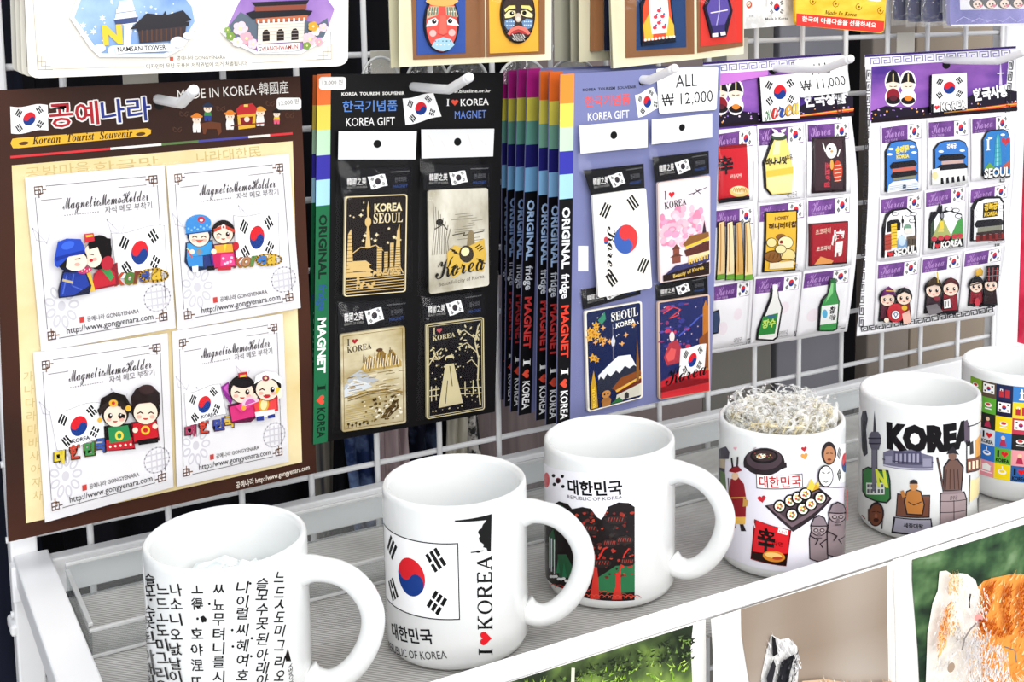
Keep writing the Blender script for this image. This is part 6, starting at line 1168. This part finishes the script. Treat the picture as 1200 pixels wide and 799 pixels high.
slab(A, None, (1106, -120), (1240, -128), (1236, 26), (1109, 30), 4, 3, mat=noisy('violet_film_print', '3E3C9C', '8E86D2', 30, .25, stretch=(1, 1, .6))); A.crop(1020, 0, 6.667); A.poly('F2EEF2', '668 -60 1400 -90 1400 62 672 78'); A.poly('E8E6EA', '668 -60 740 -60 742 74 672 78')
for k in range(6): x = 800+k*105; A.el('151018', x, 20-k*2, 56, 50); A.el(SKIN, x+8, 34-k*2, 36, 32); A.el('E86A8A', x+30, 46-k*2, 14, 10); A.el('151018', x-4, 34-k*2, 7); A.el('151018', x+20, 32-k*2, 7); A.el('C8303A', x+8, 52-k*2, 8, 5)
for k in range(6): A.ln('B8B4E8', 4, [(640+k*120, 172), (700+k*120, 130+10*(k % 3)), (780+k*110, 168)])
A.poly('F4F2F6', '600 192 1400 176 1400 196 610 204'); A.xf = None; A.build('wrapped_box', t); film(S.off(.004), (1104, -120), (1242, -128), (1238, 29), (1107, 33), t, 'clear_sleeve', .003, CRINKLE, 8)
# clear hanging loops glimpsed between the rows
def loop(cx, y, w, h, z, lab):
    t = thing('hanging_bag', lab, 'bag', (cx, y, z), 'clear bag tops between the rows'); bm = bmesh.new()
    P = [(cx+w*cos(a), y, z+h*sin(a)) for a in [pi*k/14 for k in range(15)]]; c = bm.verts.new((cx, y-.004, z)); V = [bm.verts.new(p) for p in P]
    for a, b in zip(V, V[1:]): bm.faces.new((c, a, b))
    mesh_obj('clear_film_tab', bm, CRINKLE, t); bm = bmesh.new(); tube(bm, P, .0011, 6); mesh_obj('sealed_edge', bm, WRAP, t, smooth=True)
for k, (px, w) in enumerate(((446, .014), (500, .016), (545, .017), (610, .02), (668, .022))):
    d = Flat(-.02).uv(px, 94); loop(d[0], -.02-.001*k, w, .018, d[1]-.002, ('clear bag top left of the mask card, above the black card', 'clear bag top just below the red mask', 'clear bag top below the gap between both masks', 'clear bag top above the plum striped cards', 'clear bag top above the lavender card')[k])

# ------------------------------------------------------------------ printed cloths hanging under the shelf front
def printcloth(name, lab, y, x0, x1, wave, seed):
    b = lambda u, v: .0022*sin((u-x0)*wave+seed)*min(1, max(0, (-.012-v)/.02)); S = Flat(y, b, .01); S.gap = 9
    t = card(name, lab, 'cloth', S, 'animal picture cloths under the shelf', ((x0+x1)/2, -.20)); A = Art(S, rough=.7)
    A.uvpoly('F3F1EC', [(x0, -.2), (x1, -.2), (x1, -.0115), (x0, -.0115)], .5); return t, A, S
def photo_mat(name, cols, scale, stretch, detail=2, grad=None):
    m, nt, b, N, L = nodes(name); tc = N('ShaderNodeTexCoord'); mp = N('ShaderNodeMapping'); mp.inputs['Scale'].default_value = stretch; n = N('ShaderNodeTexNoise'); n.inputs['Scale'].default_value = scale; n.inputs['Detail'].default_value = detail
    r = N('ShaderNodeValToRGB'); e = r.color_ramp.elements; n_ = len(cols); e[0].position = .25; e[1].position = .75; e[0].color = rgb(cols[0]); e[1].color = rgb(cols[-1])
    for i in range(1, n_-1): q = e.new(.25+.5*i/(n_-1)); q.color = rgb(cols[i])
    L(tc.outputs['Object'], mp.inputs[0]); L(mp.outputs[0], n.inputs['Vector']); src = n.outputs[0]
    if grad:
        sx = N('ShaderNodeSeparateXYZ'); L(tc.outputs['Object'], sx.inputs[0]); mr = N('ShaderNodeMapRange'); mr.inputs[1].default_value, mr.inputs[2].default_value, mr.inputs[3].default_value, mr.inputs[4].default_value = grad[1:]; L(sx.outputs[grad[0]], mr.inputs[0])
        ad = N('ShaderNodeMath'); ad.operation = 'ADD'; L(src, ad.inputs[0]); L(mr.outputs[0], ad.inputs[1]); src = ad.outputs[0]
    L(src, r.inputs[0]); L(r.outputs[0], b.inputs['Base Color']); b.inputs['Roughness'].default_value = .6; b.inputs['Specular IOR Level'].default_value = .15; return m
def fur(A, pts, cols, n, ln_, w, ang, seed, spread=.5):
    """tapered hair strokes inside a pixel outline"""
    rnd = random.Random(seed); xs = [p[0] for p in pts]; ys = [p[1] for p in pts]; out = {c: [] for c in cols}; tries = 0
    while sum(map(len, out.values())) < n and tries < n*20:
        tries += 1; x, y = rnd.uniform(min(xs), max(xs)), rnd.uniform(min(ys), max(ys))
        if not inside(pts, x, y): continue
        a = (ang(x, y) if callable(ang) else ang)+rnd.gauss(0, spread*.5); l = ln_*rnd.uniform(.6, 1.4); dx, dy = cos(a)*l, sin(a)*l; nx, ny = -sin(a)*w/2, cos(a)*w/2
        out[rnd.choice(cols)].append([A.m(x-nx, y-ny), A.m(x+dx*.6+nx*.2, y+dy*.6+ny*.2), A.m(x+dx, y+dy), A.m(x+nx, y+ny)])
    for c, p in out.items():
        if p: A.add(p, c)
def pp(s): f = [float(x) for x in s.split()]; return list(zip(f[::2], f[1::2]))
xA = Flat(-.296).uv(826, 760)[0]; xB0 = Flat(-.296).uv(831, 740)[0]; xB1 = Flat(-.296).uv(1043, 690)[0]
t, A, S = printcloth('picture_cloth', 'white-edged cloth printed with blurred green garden, left of the others', -.296, -.16, xA, 60, 1)
A.poly(None, '420 860 592.6 799 811 731 808 760 811 830 700 900 420 900', mat=photo_mat('garden_print', ['2A3324', '4E6038', '86A04E', 'A4CC48', 'BFE060'], 34, (1, 1, 1), 3, (2, .185, .11, -.16, .2)))
fur(A, pp('600 800 808 770 808 830 560 830'), ['A8D04A', '8CB83A', 'C2E066', '7AA634'], 260, 9, 2, -1.4, 31, 1.2)
fur(A, pp('640 792 806 736 806 768 640 800'), ['2E3A26', '4A5E34', '6E8A44', '222A1E'], 200, 7, 3, -1.2, 32, 2)
A.ln('DDE0C8', 4, '665 778 664 810'); A.build('printed_cloth', t)
t, A, S = printcloth('picture_cloth', 'white-edged cloth printed with a black and white kitten on grey brown', -.2975, xB0, xB1, 55, 2)
A.poly(None, '867 713 1039 661 1038 700 1040 800 1040 860 885 880 877 800 868 745', mat=photo_mat('brown_blur_print', ['6E5E4A', '9A8878', 'B4A89C', 'C8BEB2'], 9, (1.2, 1, .6), 1, (2, .15, .1, -.08, .14)))
hd = pp('888 830 890 790 896 762 902 742 912 748 922 746 932 756 934 780 930 830'); A.poly('E8E6E4', hd); fur(A, hd, ['F6F5F4', 'D2D0D0', 'B8B6B8', 'FFFFFF'], 260, 9, 1.6, -2.0, 3); A.poly('1A191C', '899 741 903 744 906 762 900 766'); A.poly('201F24', '904 800 910 772 926 762 920 786 914 830 902 830'); A.poly('2A292E', '892 790 900 768 903 776 896 810'); fur(A, pp('900 830 908 774 928 762 922 800 916 830'), ['17161A', '4A484C', '2A292C'], 90, 8, 1.5, -1.4, 4)
bd = pp('925 830 932 792 960 790 1000 796 1036 792 1038 830'); A.poly('D8B898', bd); fur(A, bd, ['E8D8C4', 'D8A878', 'F4ECE0', 'C8A080'], 200, 9, 1.6, -1.9, 5); A.build('printed_cloth', t)
t, A, S = printcloth('picture_cloth', 'white-edged cloth printed with an orange and white kitten on dark green', -.2965, xB1+.001, .42, 50, 4)
A.poly(None, '1067.5 655 1200 613.5 1260 596 1260 880 1080 880 1074 760 1069 700', mat=photo_mat('leaf_print', ['161F17', '26382A', '3C5A3A', '5A7A50', '7E9A72'], 38, (1, 1, 1.4), 3))
body = pp('1140 690 1150 680 1160 676 1180 672 1205 672 1260 660 1260 880 1120 880 1128 770 1140 720'); A.poly('F2A24A', body); face = pp('1082 800 1084 740 1090 705 1096 690 1098 668 1106 667 1114 672 1122 670 1130 671 1140 678 1146 696 1146 720 1142 746 1150 800 1150 860 1085 860'); A.poly('F4EFE8', face)
fur(A, body, ['F8BE66', 'F8C87E', 'F2A244', 'FBDCA8'], 700, 10, 1.7, lambda x, y: -1.2+.004*(x-1140), 6)
for s in ('1148 684 1158 676 1154 700 1148 722 1140 736', '1170 690 1178 682 1175 710 1180 738 1172 742 1168 715', '1188 684 1200 676 1192 700 1192 730 1204 742 1190 744 1183 715', '1140 720 1158 728 1170 744 1158 742 1140 734'): fur(A, pp(s), ['C85A14', 'E07A20', 'B04A10'], 110, 9, 1.6, -1.3, 7)
fur(A, face, ['FFFFFF', 'FBF8F4', 'E4DEDA', 'F4E2C8'], 560, 9, 1.5, lambda x, y: 1.9 if x < 1110 else 1.2, 8); fur(A, pp('1085 760 1086 735 1094 702 1100 696 1104 705 1098 722 1094 745'), ['F0A040', 'E88A2C', 'F6C078'], 150, 9, 1.5, 1.8, 9); fur(A, pp('1096 690 1098 668 1108 667 1114 676 1108 690'), ['F2B45C', 'F6D09A', 'FBE6C8'], 90, 8, 1.4, -1.7, 10)
fur(A, pp('1096 716 1108 724 1120 738 1136 736 1146 726 1142 742 1124 750 1104 740'), ['CFC8C4', 'B9B1AC', 'E0DAD6'], 120, 7, 1.5, 1.7, 23); fur(A, pp('1092 700 1100 690 1104 720 1096 735 1090 720'), ['F4C894', 'F0B06A', 'FBE6CC'], 70, 7, 1.4, 1.8, 24)
A.ln('3A3634', 1.6, '1123 689 1121.5 698 1122 704'); A.el('E89A94', 1128, 714, 5, 4.4); A.el('7A3A34', 1129, 716.5, 2, 1.6); A.ln('8A8280', 2, '1124 720 1117 727 1111 737 1108 750'); fur(A, pp('1110 770 1112 742 1122 730 1132 740 1132 770'), ['D8D4D4', 'E4E0E0', 'CFCBCB'], 120, 8, 1.5, 1.8, 21); fur(A, pp('1136 778 1134 750 1146 740 1162 752 1160 778'), ['E2DEDD', 'D4D0D0', 'EEEBEA'], 140, 8, 1.5, 1.6, 22); fur(A, pp('1108 800 1110 770 1130 776 1160 770 1162 800'), ['F6F4F2', 'DAD6D4', 'FFFFFF'], 160, 9, 1.5, -1.5, 11); A.ln('7A7472', 1.4, '1152 744 1164 748 1166 762'); A.el('A8907C', 1096, 771, 4, 6, 20)
fur(A, pp('1150 800 1164 782 1190 776 1220 780 1220 800'), ['F6D8A0', 'FBEED8', 'F0C078'], 160, 10, 1.6, -2.3, 12); fur(A, pp('1130 800 1134 790 1160 792 1200 786 1260 786 1260 806 1130 806'), ['1A1A1A', 'F4F4F4', 'FFFFFF', '3A3A3A'], 130, 5, 2, -1.5, 13)
A.ln('E2DED8', 1.2, '1046 668 1048 720 1049 800'); A.build('printed_cloth', t)
